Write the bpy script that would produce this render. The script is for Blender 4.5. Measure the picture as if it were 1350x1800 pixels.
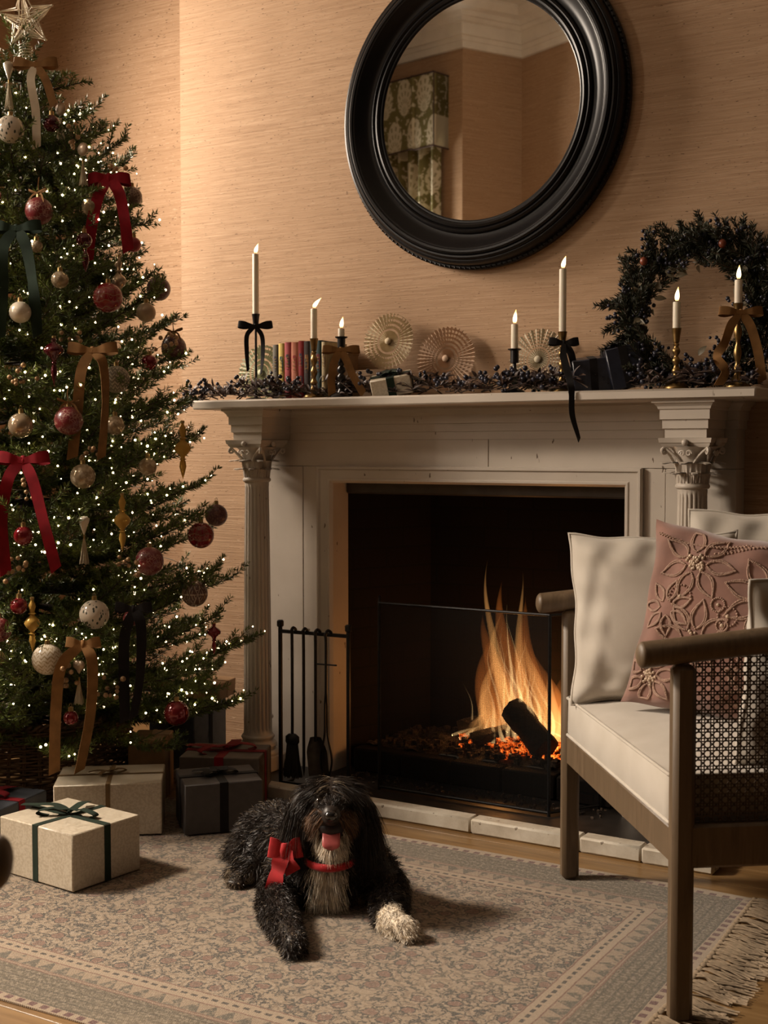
import bpy, math, random
import numpy as np
from mathutils import Matrix, Vector

for o in list(bpy.data.objects):
    bpy.data.objects.remove(o, do_unlink=True)
sc = bpy.context.scene
COL = sc.collection
PI = math.pi
rng = np.random.default_rng(7)
random.seed(7)


def L(r, g, b):
    """sRGB 0-255 to linear rgba."""
    f = lambda c: c / 12.92 if c <= 0.04045 else ((c + 0.055) / 1.055) ** 2.4
    return (f(r / 255), f(g / 255), f(b / 255), 1.0)


# ---------------------------------------------------------------- camera
camd = bpy.data.cameras.new('camera')
cam = bpy.data.objects.new('camera', camd)
COL.objects.link(cam)
cam.location = (1.9895, -3.887, 1.15)
cam.rotation_euler = (math.radians(90 - 2.737), 0, math.radians(31.39))
camd.sensor_fit = 'VERTICAL'
camd.sensor_height = 36.0
camd.sensor_width = 27.0
camd.lens = 2280 / 1800 * 36.0
camd.clip_start = 0.05
camd.dof.use_dof = True
camd.dof.focus_distance = 3.6
camd.dof.aperture_fstop = 7.0
sc.camera = cam

# ---------------------------------------------------------------- world (dim rest of the room behind the camera)
w = bpy.data.worlds.new('dim_room')
sc.world = w
w.use_nodes = True
bg = w.node_tree.nodes['Background']
bg.inputs[0].default_value = (1.0, 0.70, 0.46, 1)
bg.inputs[1].default_value = 0.034

# ---------------------------------------------------------------- lights


def area_light(name, loc, target, sx, sy, power, color, spread=180):
    ld = bpy.data.lights.new(name, 'AREA')
    ld.shape = 'RECTANGLE'
    ld.size, ld.size_y = sx, sy
    ld.energy = power
    ld.color = color
    ld.spread = math.radians(spread)
    o = bpy.data.objects.new(name, ld)
    COL.objects.link(o)
    o.location = loc
    d = Vector(target) - Vector(loc)
    o.rotation_euler = d.to_track_quat('-Z', 'Y').to_euler()
    return o


# low warm daylight through the tall window in the left wall
area_light('window_daylight', (-2.58, -.86, 2.62), (-0.2, -0.4, 0.8), 0.60, 0.85, 134, (1.0, 0.84, 0.68), 170)
# fill light added at an unseen second opening to brighten rug and dog
area_light('added_rug_fill', (-2.58, -2.65, 2.95), (0.35, -1.35, 0.2), 0.50, 0.60, 36, (1.0, 0.85, 0.69), 66)
# weak daylight through the curtained bay window further back
area_light('curtain_window_daylight', (-3.45, -4.35, 2.3), (0.0, -1.0, 1.2), 0.5, 1.6, 85, (1.0, 0.88, 0.73))


def point_light(name, loc, power, color, size):
    ld = bpy.data.lights.new(name, 'POINT')
    ld.energy = power
    ld.color = color
    ld.shadow_soft_size = size
    o = bpy.data.objects.new(name, ld)
    COL.objects.link(o)
    o.location = loc
    return o


# unseen point fill added below the mirrored view to brighten the bay cornice
point_light('added_cornice_fill', (-1.35, -4.05, 2.00), 9, (1.0, .82, .62), .10)
# soft overhead fill added out of view, with no lamp body
point_light('added_overhead_fill', (-.70, -3.55, 3.55), 9, (1.0, .80, .60), .15)

sc.view_settings.view_transform = 'Standard'
sc.view_settings.look = 'None'
sc.view_settings.exposure = 0.0
sc.view_settings.gamma = 1.0
sc.view_settings.use_curve_mapping = False
sc.cycles.use_denoising = True
sc.cycles.max_bounces = 8
sc.cycles.diffuse_bounces = 3
sc.cycles.glossy_bounces = 4
sc.cycles.transmission_bounces = 6
sc.cycles.transparent_max_bounces = 16
sc.cycles.volume_bounces = 0
sc.cycles.caustics_reflective = False
sc.cycles.caustics_refractive = False
sc.cycles.sample_clamp_indirect = 4.0

# ---------------------------------------------------------------- mesh helpers


class MB:
    """collects shapes into one mesh."""

    def __init__(s):
        s.V, s.F, s.n = [], [], 0

    def add(s, V, F):
        V = np.asarray(V, float)
        s.V.append(V)
        s.F += [tuple(int(i) + s.n for i in f) for f in F]
        s.n += len(V)
        return s

    def box(s, c, d, bev=0.0, rz=0.0):
        c = np.asarray(c, float)
        h = np.asarray(d, float) / 2
        if bev <= 0:
            V = np.array([(x, y, z) for x in (-1, 1) for y in (-1, 1) for z in (-1, 1)], float) * h
            F = [(0, 1, 3, 2), (4, 6, 7, 5), (0, 4, 5, 1), (2, 3, 7, 6), (0, 2, 6, 4), (1, 5, 7, 3)]
        else:
            b = min(bev, h.min() * .98)
            pts, idx = [], {}
            for x in (-1, 1):
                for y in (-1, 1):
                    for z in (-1, 1):
                        sg = np.array((x, y, z))
                        for a in range(3):
                            p = sg * (h - b)
                            p[a] = sg[a] * h[a]
                            idx[(x, y, z, a)] = len(pts)
                            pts.append(p)
            V = np.array(pts)
            F = []
            for a in range(3):
                p, q = [(1, 2), (2, 0), (0, 1)][a]
                for sg in (-1, 1):
                    f = []
                    for u, v in ((-1, -1), (1, -1), (1, 1), (-1, 1)):
                        k = [0, 0, 0]
                        k[a], k[p], k[q] = sg, u, v
                        f.append(idx[(*k, a)])
                    F.append(f if sg > 0 else f[::-1])
            for a in range(3):
                p, q = [(1, 2), (2, 0), (0, 1)][a]
                for u in (-1, 1):
                    for v in (-1, 1):
                        k0, k1 = [0, 0, 0], [0, 0, 0]
                        k0[a], k1[a] = -1, 1
                        k0[p] = k1[p] = u
                        k0[q] = k1[q] = v
                        f = [idx[(*k0, p)], idx[(*k1, p)], idx[(*k1, q)], idx[(*k0, q)]]
                        F.append(f if u * v < 0 else f[::-1])
            for x in (-1, 1):
                for y in (-1, 1):
                    for z in (-1, 1):
                        f = [idx[(x, y, z, a)] for a in range(3)]
                        F.append(f if x * y * z > 0 else f[::-1])
        if rz:
            cr, sr = math.cos(rz), math.sin(rz)
            V = V @ np.array([[cr, sr, 0], [-sr, cr, 0], [0, 0, 1]])
        return s.add(V + c, F)

    def grid(s, P, closed_u=False, closed_v=False, flip=False):
        """P: (nu,nv,3) array of points."""
        P = np.asarray(P, float)
        nu, nv = P.shape[:2]
        F = []
        for i in range(nu if closed_u else nu - 1):
            for j in range(nv if closed_v else nv - 1):
                a, b = i * nv + j, ((i + 1) % nu) * nv + j
                c2, d = ((i + 1) % nu) * nv + (j + 1) % nv, i * nv + (j + 1) % nv
                F.append((d, c2, b, a) if flip else (a, b, c2, d))
        return s.add(P.reshape(-1, 3), F)

    def lathe(s, prof, seg=32, origin=(0, 0, 0), axis='z', ang=2 * PI, scale=(1, 1)):
        prof = np.asarray(prof, float)
        full = ang > 2 * PI - 1e-6
        a = np.linspace(0, ang, seg, endpoint=not full)
        r, z = prof[:, 0][None], prof[:, 1][None]
        X = r * np.cos(a)[:, None] * scale[0]
        Y = r * np.sin(a)[:, None] * scale[1]
        Z = np.broadcast_to(z, X.shape)
        if axis == 'z':
            P = np.stack([X, Y, Z], -1)
        elif axis == 'y':
            P = np.stack([X, Z, -Y], -1)
        else:
            P = np.stack([Z, X, Y], -1)
        return s.grid(P + np.asarray(origin, float), closed_u=full)

    def tube(s, path, r, seg=8, caps=True, up=None, flat=1.0, closed=False):
        P = np.asarray(path, float)
        n = len(P)
        r = np.broadcast_to(np.asarray(r, float), (n,))
        T = np.gradient(P, axis=0) if not closed else np.roll(P, -1, 0) - np.roll(P, 1, 0)
        T /= np.linalg.norm(T, axis=1)[:, None] + 1e-12
        ref = np.array((0, 0, 1.0)) if up is None else np.asarray(up, float)
        if up is None and abs(T[0] @ ref) > .9:
            ref = np.array((1.0, 0, 0))
        A = np.zeros_like(P)
        a = ref - T[0] * (ref @ T[0])
        a /= np.linalg.norm(a) + 1e-12
        for i in range(n):
            a = a - T[i] * (a @ T[i])
            a /= np.linalg.norm(a) + 1e-12
            A[i] = a
        B = np.cross(T, A)
        th = np.linspace(0, 2 * PI, seg, endpoint=False)
        G = P[:, None] + r[:, None, None] * (np.cos(th)[None, :, None] * A[:, None] * flat + np.sin(th)[None, :, None] * B[:, None])
        k = s.n
        s.grid(G, closed_v=True, closed_u=closed, flip=True)
        if caps and not closed:
            s.F.append(tuple(k + j for j in range(seg)))
            s.F.append(tuple(k + (n - 1) * seg + j for j in range(seg))[::-1])
        return s

    def sphere(s, c, r, seg=16, rings=10, sq=(1, 1, 1)):
        t = np.linspace(0.0, PI, rings + 1)
        t[0], t[-1] = .02, PI - .02
        a = np.linspace(0, 2 * PI, seg, endpoint=False)
        P = np.stack([np.sin(t)[None] * np.cos(a)[:, None], np.sin(t)[None] * np.sin(a)[:, None], np.broadcast_to(np.cos(t)[None], (seg, rings + 1))], -1)
        return s.grid(P * r * np.asarray(sq) + np.asarray(c, float), closed_u=True, flip=True)

    def ribbon(s, path, side, width, thick=.0012):
        """flat band of real thickness along path; side = unit width directions."""
        P = np.asarray(path, float)
        S = np.broadcast_to(np.asarray(side, float), P.shape)
        S = S / np.linalg.norm(S, axis=1)[:, None]
        w_ = np.broadcast_to(np.asarray(width, float), (len(P),))[:, None] / 2
        T = np.gradient(P, axis=0)
        Nn = np.cross(T, S)
        Nn /= np.linalg.norm(Nn, axis=1)[:, None] + 1e-12
        h = Nn * thick / 2
        G = np.stack([P - S * w_ - h, P + S * w_ - h, P + S * w_ + h, P - S * w_ + h], 1)
        k = s.n
        n = len(P)
        s.grid(G, closed_v=True, flip=True)
        s.F.append((k, k + 1, k + 2, k + 3))
        s.F.append((k + (n - 1) * 4 + 3, k + (n - 1) * 4 + 2, k + (n - 1) * 4 + 1, k + (n - 1) * 4))
        return s

    def extrude(s, prof, path, closed=False, up=(0, 0, 1)):
        """2D profile (a,b): a = outward (right of path), b = up; swept along a horizontal polyline with mitred corners."""
        P = np.asarray(path, float)
        n = len(P)
        G = []
        for i in range(n):
            if closed:
                d0, d1 = P[i] - P[i - 1], P[(i + 1) % n] - P[i]
            else:
                d0 = P[i] - P[i - 1] if i else P[1] - P[0]
                d1 = P[i + 1] - P[i] if i < n - 1 else P[-1] - P[-2]
            u = np.asarray(up, float)
            n0, n1 = np.cross(d0, u), np.cross(d1, u)
            n0 /= np.linalg.norm(n0)
            n1 /= np.linalg.norm(n1)
            m = n0 + n1
            m = m / (m @ m) * 2
            G.append([P[i] + m * a + u * b for a, b in prof])
        return s.grid(np.array(G), closed_u=closed)

    def xf(s, Mx):
        Mx = np.array(Mx)
        s.V = [v @ Mx[:3, :3].T + Mx[:3, 3] for v in s.V]
        return s

    def build(s, name, mat, parent=None, smooth=40, loc=(0, 0, 0), rot=(0, 0, 0)):
        me = bpy.data.meshes.new(name)
        me.from_pydata(np.concatenate(s.V).tolist(), [], s.F)
        return link(name, me, mat, parent, smooth, loc, rot)


def link(name, me, mat, parent=None, smooth=40, loc=(0, 0, 0), rot=(0, 0, 0)):
    if smooth is not None and len(me.polygons):
        me.polygons.foreach_set('use_smooth', np.ones(len(me.polygons), bool))
        if smooth < 180:
            me.set_sharp_from_angle(angle=math.radians(smooth))
    if mat is not None:
        me.materials.append(mat)
    me.update()
    o = bpy.data.objects.new(name, me)
    COL.objects.link(o)
    o.location = loc
    o.rotation_euler = rot
    if parent is not None:
        o.parent = parent
    return o


def tri_mesh(name, V, T, mat, parent=None, smooth=180, loc=(0, 0, 0)):
    """fast builder for large triangle soups."""
    me = bpy.data.meshes.new(name)
    V = np.ascontiguousarray(V, np.float32)
    T = np.ascontiguousarray(T, np.int32)
    me.vertices.add(len(V))
    me.vertices.foreach_set('co', V.ravel())
    me.loops.add(T.size)
    me.loops.foreach_set('vertex_index', T.ravel())
    me.polygons.add(len(T))
    me.polygons.foreach_set('loop_start', np.arange(0, T.size, 3, dtype=np.int32))
    me.update(calc_edges=True)
    return link(name, me, mat, parent, smooth, loc)


def empty(name, loc=(0, 0, 0), rz=0.0, label=None, cat=None, group=None, rot=None):
    o = bpy.data.objects.new(name, None)
    COL.objects.link(o)
    o.location = loc
    o.rotation_euler = rot if rot is not None else (0, 0, rz)
    o.empty_display_size = .05
    tag(o, label, cat, group)
    return o


def tag(o, label=None, cat=None, group=None, kind=None):
    if label:
        o['label'] = label
    if cat:
        o['category'] = cat
    if group:
        o['group'] = group
    if kind:
        o['kind'] = kind
    return o


def copy_tree(o, parent=None):
    c = o.copy()
    COL.objects.link(c)
    c.parent = parent
    for ch in [x for x in COL.objects if x.parent == o]:
        copy_tree(ch, c)
    return c


def smoothcurve(pts, n):
    """Catmull-Rom through pts."""
    P = np.asarray(pts, float)
    Q = np.concatenate([[2 * P[0] - P[1]], P, [2 * P[-1] - P[-2]]])
    t = np.linspace(0, len(P) - 1 - 1e-9, n)
    i = t.astype(int)
    f = (t - i)[:, None]
    a, b, c, d = Q[i], Q[i + 1], Q[i + 2], Q[i + 3]
    return .5 * (2 * b + (c - a) * f + (2 * a - 5 * b + 4 * c - d) * f ** 2 + (3 * b - a - 3 * c + d) * f ** 3)


# ---------------------------------------------------------------- material helpers


class G:
    """tiny node-graph helper."""

    def __init__(s, name):
        s.m = bpy.data.materials.new(name)
        s.m.use_nodes = True
        s.t = s.m.node_tree
        s.b = s.t.nodes['Principled BSDF']
        s.out = s.t.nodes['Material Output']
        s._c = None

    def n(s, typ, **kw):
        nd = s.t.nodes.new(typ)
        for k, v in kw.items():
            if hasattr(nd, k) and not k.startswith('i_'):
                setattr(nd, k, v)
        return nd

    def set(s, sock, v):
        if isinstance(v, bpy.types.NodeSocket):
            s.t.links.new(v, sock)
        elif v is not None:
            sock.default_value = v

    @property
    def co(s):
        if s._c is None:
            s._c = s.n('ShaderNodeTexCoord').outputs['Object']
        return s._c

    def map(s, scale=(1, 1, 1), loc=(0, 0, 0), rot=(0, 0, 0), v=None):
        nd = s.n('ShaderNodeMapping')
        s.set(nd.inputs['Vector'], v or s.co)
        nd.inputs['Scale'].default_value = scale
        nd.inputs['Location'].default_value = loc
        nd.inputs['Rotation'].default_value = rot
        return nd.outputs[0]

    def noise(s, scale=5, detail=3, rough=.5, v=None, dist=0.0):
        nd = s.n('ShaderNodeTexNoise')
        s.set(nd.inputs['Vector'], v or s.co)
        nd.inputs['Scale'].default_value = scale
        nd.inputs['Detail'].default_value = detail
        nd.inputs['Roughness'].default_value = rough
        nd.inputs['Distortion'].default_value = dist
        return nd.outputs[0]

    def voro(s, scale=5, v=None, feature='F1', out='Distance', rand=1.0):
        nd = s.n('ShaderNodeTexVoronoi', feature=feature)
        s.set(nd.inputs['Vector'], v or s.co)
        nd.inputs['Scale'].default_value = scale
        nd.inputs['Randomness'].default_value = rand
        return nd.outputs[out]

    def math(s, op, a, b=None, c=None, clamp=False):
        nd = s.n('ShaderNodeMath', operation=op, use_clamp=clamp)
        for i, v in enumerate((a, b, c)):
            if v is not None:
                s.set(nd.inputs[i], v)
        return nd.outputs[0]

    def xyz(s, v=None):
        nd = s.n('ShaderNodeSeparateXYZ')
        s.set(nd.inputs[0], v or s.co)
        return nd.outputs

    def comb(s, x, y, z=0.0):
        nd = s.n('ShaderNodeCombineXYZ')
        for i, v in enumerate((x, y, z)):
            s.set(nd.inputs[i], v)
        return nd.outputs[0]

    def ramp(s, fac, stops, interp='LINEAR'):
        nd = s.n('ShaderNodeValToRGB')
        s.set(nd.inputs[0], fac)
        cr = nd.color_ramp
        cr.interpolation = interp
        while len(cr.elements) < len(stops):
            cr.elements.new(0.5)
        for e, (p, col) in zip(cr.elements, stops):
            e.position = p
            e.color = col if len(col) == 4 else (*col, 1)
        return nd.outputs[0]

    def mix(s, fac, a, b, mode='MIX'):
        nd = s.n('ShaderNodeMix', data_type='RGBA', blend_type=mode)
        s.set(nd.inputs[0], fac)
        s.set(nd.inputs[6], a)
        s.set(nd.inputs[7], b)
        return nd.outputs[2]

    def step(s, v, lo, hi):
        nd = s.n('ShaderNodeMapRange')
        s.set(nd.inputs[0], v)
        nd.inputs[1].default_value = lo
        nd.inputs[2].default_value = hi
        return nd.outputs[0]

    def bump(s, h, strength=.3, dist=.002, normal=None):
        nd = s.n('ShaderNodeBump')
        nd.inputs['Strength'].default_value = strength
        nd.inputs['Distance'].default_value = dist
        s.set(nd.inputs['Height'], h)
        if normal is not None:
            s.set(nd.inputs['Normal'], normal)
        s.t.links.new(nd.outputs[0], s.b.inputs['Normal'])
        return nd.outputs[0]

    def bsdf(s, col=None, rough=None, metal=None, spec=None, sheen=None, coat=None, alpha=None, trans=None, sss=None, ior=None):
        b = s.b.inputs
        for k, v in (('Base Color', col), ('Roughness', rough), ('Metallic', metal), ('Specular IOR Level', spec), ('Sheen Weight', sheen), ('Coat Weight', coat), ('Alpha', alpha), ('Transmission Weight', trans), ('Subsurface Weight', sss), ('IOR', ior)):
            if v is not None:
                s.set(b[k], v)
        return s.m


def dark(c, f):
    return (c[0] * f, c[1] * f, c[2] * f, 1)


def simple(name, col, rough=.5, metal=0.0, var=.25, vs=30, bump=0.0, bs=120, bd=.001, **kw):
    g = G(name)
    c = g.mix(g.step(g.noise(vs, 4), .3, .7), dark(col, 1 - var), dark(col, 1 + var * .6))
    g.bsdf(c, rough, metal, **kw)
    if bump:
        g.bump(g.noise(bs, 3), bump, bd)
    return g.m


def emis(name, col, strength):
    g = G(name)
    g.bsdf(dark(col, .3), .5)
    g.b.inputs['Emission Color'].default_value = col
    g.b.inputs['Emission Strength'].default_value = strength
    return g.m

# ================================================================ materials of the room


def grasscloth():
    g = G('grasscloth')
    a = g.noise(1.0, 3, .6, g.map((2.6, 2.6, 150)))
    b = g.noise(1.0, 2, .5, g.map((12, 12, 380)))
    big = g.noise(1.0, 2, .5, g.map((.8, .8, 14)))
    h = g.math('ADD', g.math('MULTIPLY', a, .65), g.math('MULTIPLY', b, .35))
    c = g.ramp(h, [(.30, (.26, .155, .088)), (.47, (.385, .245, .147)), (.62, (.47, .315, .20))])
    c = g.mix(g.step(big, .3, .7), c, (.39, .25, .15, 1), 'MIX')
    c = g.mix(.5, c, g.ramp(h, [(.30, (.27, .162, .092)), (.47, (.385, .245, .147)), (.62, (.475, .32, .205))]))
    fleck = g.noise(1.0, 1, .5, g.map((55, 55, 190)))
    c = g.mix(g.step(fleck, .695, .74), c, (.14, .08, .045, 1))
    slub = g.noise(1.0, 1, .5, g.map((26, 26, 330), (3.1, 0, 1.7)))
    c = g.mix(g.step(slub, .67, .73), c, (.56, .40, .27, 1))
    g.bsdf(c, .78, spec=.25)
    g.bump(g.math('ADD', h, g.math('MULTIPLY', g.step(slub, .64, .74), .6)), .55, .004)
    return g.m


def paint_white():
    g = G('old_white_paint')
    n = g.noise(6, 4)
    c = g.mix(g.step(n, .35, .7), (.49, .43, .365, 1), (.56, .495, .425, 1))
    chips = g.noise(1.0, 2, .5, g.map((55, 55, 22)))
    c = g.mix(g.step(chips, .73, .76), c, (.14, .10, .07, 1))
    g.bsdf(c, .42, spec=.4)
    g.bump(g.noise(60, 4), .12, .002)
    return g.m


def kerb_stone():
    g = G('pale_limestone')
    c = g.mix(g.step(g.noise(9, 6, .65), .35, .65), (.42, .36, .28, 1), (.60, .55, .46, 1))
    c = g.mix(g.step(g.noise(60, 3), .66, .72), c, (.16, .12, .08, 1))
    g.bsdf(c, .6)
    g.bump(g.noise(40, 5), .3, .003)
    return g.m


def oak_floor():
    g = G('honey_oak')
    n = g.noise(1.0, 5, .6, g.map((2.5, 40, 40)), .6)
    c = g.ramp(n, [(.3, (.135, .072, .026)), (.5, (.215, .122, .047)), (.7, (.27, .16, .067))])
    g.bsdf(c, .34, spec=.45)
    g.bump(n, .1, .001)
    return g.m


def soot_brick():
    g = G('sooty_firebrick')
    x = g.xyz()
    br = g.n('ShaderNodeTexBrick')
    g.set(br.inputs['Vector'], g.comb(g.math('ADD', x[0], x[1]), x[2]))
    br.inputs['Color1'].default_value = (.0085, .0055, .0042, 1)
    br.inputs['Color2'].default_value = (.011, .007, .005, 1)
    br.inputs['Mortar'].default_value = (.006, .005, .004, 1)
    br.inputs['Scale'].default_value = 1.0
    br.inputs['Brick Width'].default_value = .2
    br.inputs['Row Height'].default_value = .072
    br.inputs['Mortar Size'].default_value = .004
    g.bsdf(br.outputs[0], .85, spec=.2)
    g.bump(g.math('ADD', br.outputs['Fac'], g.noise(60, 4)), .4, -.003)
    return g.m


M_WALL = grasscloth()
M_PAINT = paint_white()
M_KERB = kerb_stone()
M_OAK = oak_floor()
M_SOOT = soot_brick()
M_PLASTER = simple('white_plaster', (.80, .75, .68, 1), .6, var=.08, vs=8)
M_SLATE = simple('black_slate_hearth', (.016, .013, .011, 1), .45, var=.5, vs=18, bump=.2, bs=40)
M_IRON = simple('black_wrought_iron', (.016, .015, .015, 1), .42, .6, var=.4, vs=60, bump=.2, bs=160)
M_HOOD = simple('browned_steel', (.062, .050, .040, 1), .55, .2, var=.3, vs=14)

# ================================================================ setting
f = MB().box((0.15, -2.9, -.045), (7.2, 6.6, .05)).build('floor', M_OAK)
tag(f, kind='structure')
plank = MB().box((0, 0, 0), (7.2, .1385, .02), .0015).build('plank', M_OAK, f, loc=(.15, -.02, -.01))
y = -.02 - .14
k = 0
while y > -6.1:
    p = plank.copy()
    COL.objects.link(p)
    p.parent = f
    p.location = (.15 + (k % 3) * .21 - .2, y, -.01)
    y -= .14
    k += 1

# chimney breast with the opening, alcove beside it
HZ = 4.4
b = MB()
b.box((-.93, .20, HZ / 2), (.73, .40, HZ))
b.box((1.565, .20, HZ / 2), (1.97, .40, HZ))
b.box((.0075, .20, (1.06 + HZ) / 2), (1.145, .40, HZ - 1.06))
o = tag(b.build('wall_chimney_breast', M_WALL), kind='structure')
o = tag(MB().box((-2.02, .46, HZ / 2), (1.45, .10, HZ)).build('wall_alcove', M_WALL), kind='structure')

# left wall with the tall window that lights the room
b = MB()
XL = -2.62
for (y0, y1, z0, z1) in ((-3.5, -3.28, 0, HZ), (-3.28, -2.22, 0, 1.55), (-3.28, -2.22, 3.3, HZ), (-2.22, -1.55, 0, HZ), (-.45, .41, 0, HZ), (-1.55, -.45, 0, 2.0), (-1.55, -.45, 3.85, HZ)):
    b.box((XL - .06, (y0 + y1) / 2, (z0 + z1) / 2), (.12, y1 - y0, z1 - z0))
tag(b.build('wall_left', M_WALL), kind='structure')
g = G('window_pane')
g.bsdf((.9, .9, .9, 1), .05, alpha=.06)
M_PANE = g.m
for k, (yc, zb, hh) in enumerate(((-1.0, 2.0, 1.85), (-2.75, 1.55, 1.75))):
    wn = empty('window_%d' % (k + 1), (XL, yc, zb))
    tag(wn, kind='structure')
    for yy in (-.51, .51):
        MB().box((-.07, yy, hh / 2), (.07, .05, hh), .006).build('window_frame', M_PLASTER, wn)
    for zz in (.025, hh - .025):
        MB().box((-.07, 0, zz), (.07, 1.06, .05), .006).build('window_frame', M_PLASTER, wn)
    MB().box((-.07, 0, hh / 2), (.006, .98, hh - .1)).build('pane', M_PANE, wn)

# far corner of the room that the mirror shows (an angled bay)
K = [(-4.2, -4.96), (-3.152, -4.763), (-2.501, -4.639), (-2.244, -5.099), (-1.794, -4.902), (-.4, -4.29)]
for i in range(len(K) - 1):
    (x0, y0), (x1, y1) = K[i], K[i + 1]
    ln = math.hypot(x1 - x0, y1 - y0)
    ang = math.atan2(y1 - y0, x1 - x0)
    nx, ny = math.sin(ang), -math.cos(ang)
    b = MB().box((0, 0, HZ / 2), (ln, .04, HZ), rz=0)
    o = b.build('wall_bay', M_WALL, loc=((x0 + x1) / 2 + nx * .02, (y0 + y1) / 2 + ny * .02, 0), rot=(0, 0, ang))
    tag(o, kind='structure')
prof = [(0, 0), (.02, .004), (.022, .05), (.03, .055), (.034, .085), (.05, .088), (.05, .095), (.052, .17), (.075, .178), (.09, .20), (.11, .205), (.115, .235), (.16, .25), (.20, .29), (.205, .31), (.40, .32)]
prof = [(-a, b_) for a, b_ in prof]
path = [(x, y, 4.06) for x, y in K]
o = MB().extrude(prof, path).build('trim_1', M_PLASTER, smooth=25)
tag(o, kind='structure')
tag(MB().box((.1, -2.6, 4.42), (7.4, 6.6, .06)).build('ceiling', M_PLASTER), kind='structure')


def curtain_print():
    g = G('olive_damask')
    x = g.xyz()
    u = g.math('DIVIDE', x[0], .19)
    v = g.math('DIVIDE', x[2], .30)
    row = g.math('FLOOR', v)
    u = g.math('ADD', u, g.math('MULTIPLY', g.math('MODULO', g.math('ABSOLUTE', row), 2.0), .5))
    fu = g.math('SUBTRACT', g.math('FRACT', g.math('ADD', u, 50.0)), .5)
    fv = g.math('SUBTRACT', g.math('FRACT', g.math('ADD', v, 50.0)), .5)
    r = g.math('SQRT', g.math('ADD', g.math('POWER', g.math('MULTIPLY', fu, 1.25), 2), g.math('POWER', fv, 2)))
    an = g.math('ARCTAN2', fu, g.math('ADD', fv, .32))
    rays = g.math('SINE', g.math('MULTIPLY', an, 17))
    r2 = g.math('SQRT', g.math('ADD', g.math('POWER', fu, 2), g.math('POWER', g.math('ADD', fv, .32), 2)))
    wav = g.math('SINE', g.math('MULTIPLY', r2, 34))
    mot = g.math('MULTIPLY', g.math('GREATER_THAN', rays, .45), g.math('GREATER_THAN', wav, -.25))
    ins = g.math('LESS_THAN', r, .45)
    vine = g.math('GREATER_THAN', g.noise(26, 2, .5), .58)
    fac = g.math('SUBTRACT', g.math('MAXIMUM', ins, g.math('MULTIPLY', vine, .8)), g.math('MULTIPLY', g.math('MULTIPLY', mot, ins), .75), clamp=True)
    g.bsdf(g.mix(fac, (.155, .135, .045, 1), (.58, .53, .40, 1)), .85)
    g.bump(g.noise(300, 2), .1, .001)
    return g.m


M_CURT = curtain_print()
M_DKBRAID = simple('dark_braid', (.05, .022, .018, 1), .7)
ang = math.atan2(-4.639 + 4.763, -2.501 + 3.152)
ct = empty('curtain', (-2.66, -4.50, 0), ang, 'olive and cream patterned curtain with pelmet seen in the round mirror', 'curtain')
pl = MB()
pts = [(-.80, 0.0), (-.52, .0), (-.51, .012), (-.50, 0), (-.21, 0), (-.20, .012), (-.19, 0), (0, 0), (.0, -.17)]
top, bot = 3.885, 3.345
G0 = []
for (px, py) in pts:
    zb = bot - .03 * math.cos((px + .1) * 20)
    G0.append([(px, py, zb), (px, py, (top + bot) / 2), (px, py, top)])
pl.grid(np.array(G0))
G1 = np.array(G0)
G1[:, :, 1] -= .02
pl.grid(G1, flip=True)
pl.build('pelmet', M_CURT, ct, smooth=30)
br = MB()
br.tube([(p[0], p[1] + .004, top) for p in pts], .006, 6)
br.tube([(p[0], p[1] + .004, bot - .03 * math.cos((p[0] + .1) * 20)) for p in pts], .006, 6)
br.tube([(0, .004, bot), (0, .004, top)], .005, 6)
br.build('braid', M_DKBRAID, ct)
cx = np.linspace(-.8, -.03, 90)
fold = .028 * np.sin(cx * 58) + .012 * np.sin(cx * 23 + 1)
G0 = np.stack([np.stack([cx, -.09 + fold, np.full_like(cx, z)], -1) for z in np.linspace(.03, 3.4, 12)], 1)
drape = MB().grid(G0)
G1 = G0.copy()
G1[:, :, 1] -= .006
drape.grid(G1, flip=True)
drape.build('drape', M_CURT, ct, smooth=180)

# unseen drape added to block window light and darken the alcove
cy_ = np.linspace(0, .28, 56)
G0 = np.stack([np.stack([cy_, .03 * np.sin(cy_ * 70), np.full_like(cy_, z)], -1) for z in np.linspace(.02, 3.7, 8)], 1)
G1 = G0.copy()
G1[:, :, 1] -= .008
light_block = MB().grid(G0).grid(G1, flip=True).build('alcove_light_block', M_CURT, smooth=180, loc=(XL + .012, -.41, 0))
tag(light_block, 'unseen added drape that keeps window light off the alcove', 'curtain')

# ================================================================ fireplace
fp = empty('fireplace', (0, 0, 0), 0, 'painted white fireplace surround with fluted columns and carved capitals', 'fireplace')
s = MB().box((0, -.148, 1.309), (2.0, .304, .032), .006).build('mantel_shelf', M_PAINT, fp)
path = [(-.885, 0), (-.885, -.085), (-.848, -.085), (-.848, -.255), (-.725, -.255), (-.725, -.085), (.725, -.085), (.725, -.255), (.848, -.255), (.848, -.085), (.885, -.085), (.885, 0)]
path = [(x, y, 1.185) for x, y in path]
prof = [(-.002, 0), (0, 0), (0, .0255), (.006, .027), (.006, .052), (.012, .0535), (.012, .080), (.016, .083), (.018, .090), (.026, .099), (.031, .101), (.031, .109)]
cm = MB().extrude(prof, path)
for sx in (-1, 1):
    cm.box((sx * .7865, -.17, 1.188), (.122, .169, .005))
cm.build('cornice_moulding', M_PAINT, fp, smooth=25)
for x0, x1 in ((-.885, .0685), (.0705, .885)):      # two stones with the open joint between them
    MB().box(((x0 + x1) / 2, -.0425, 1.1395), (x1 - x0, .085, .091), .0012).build('frieze', M_PAINT, fp)
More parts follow.
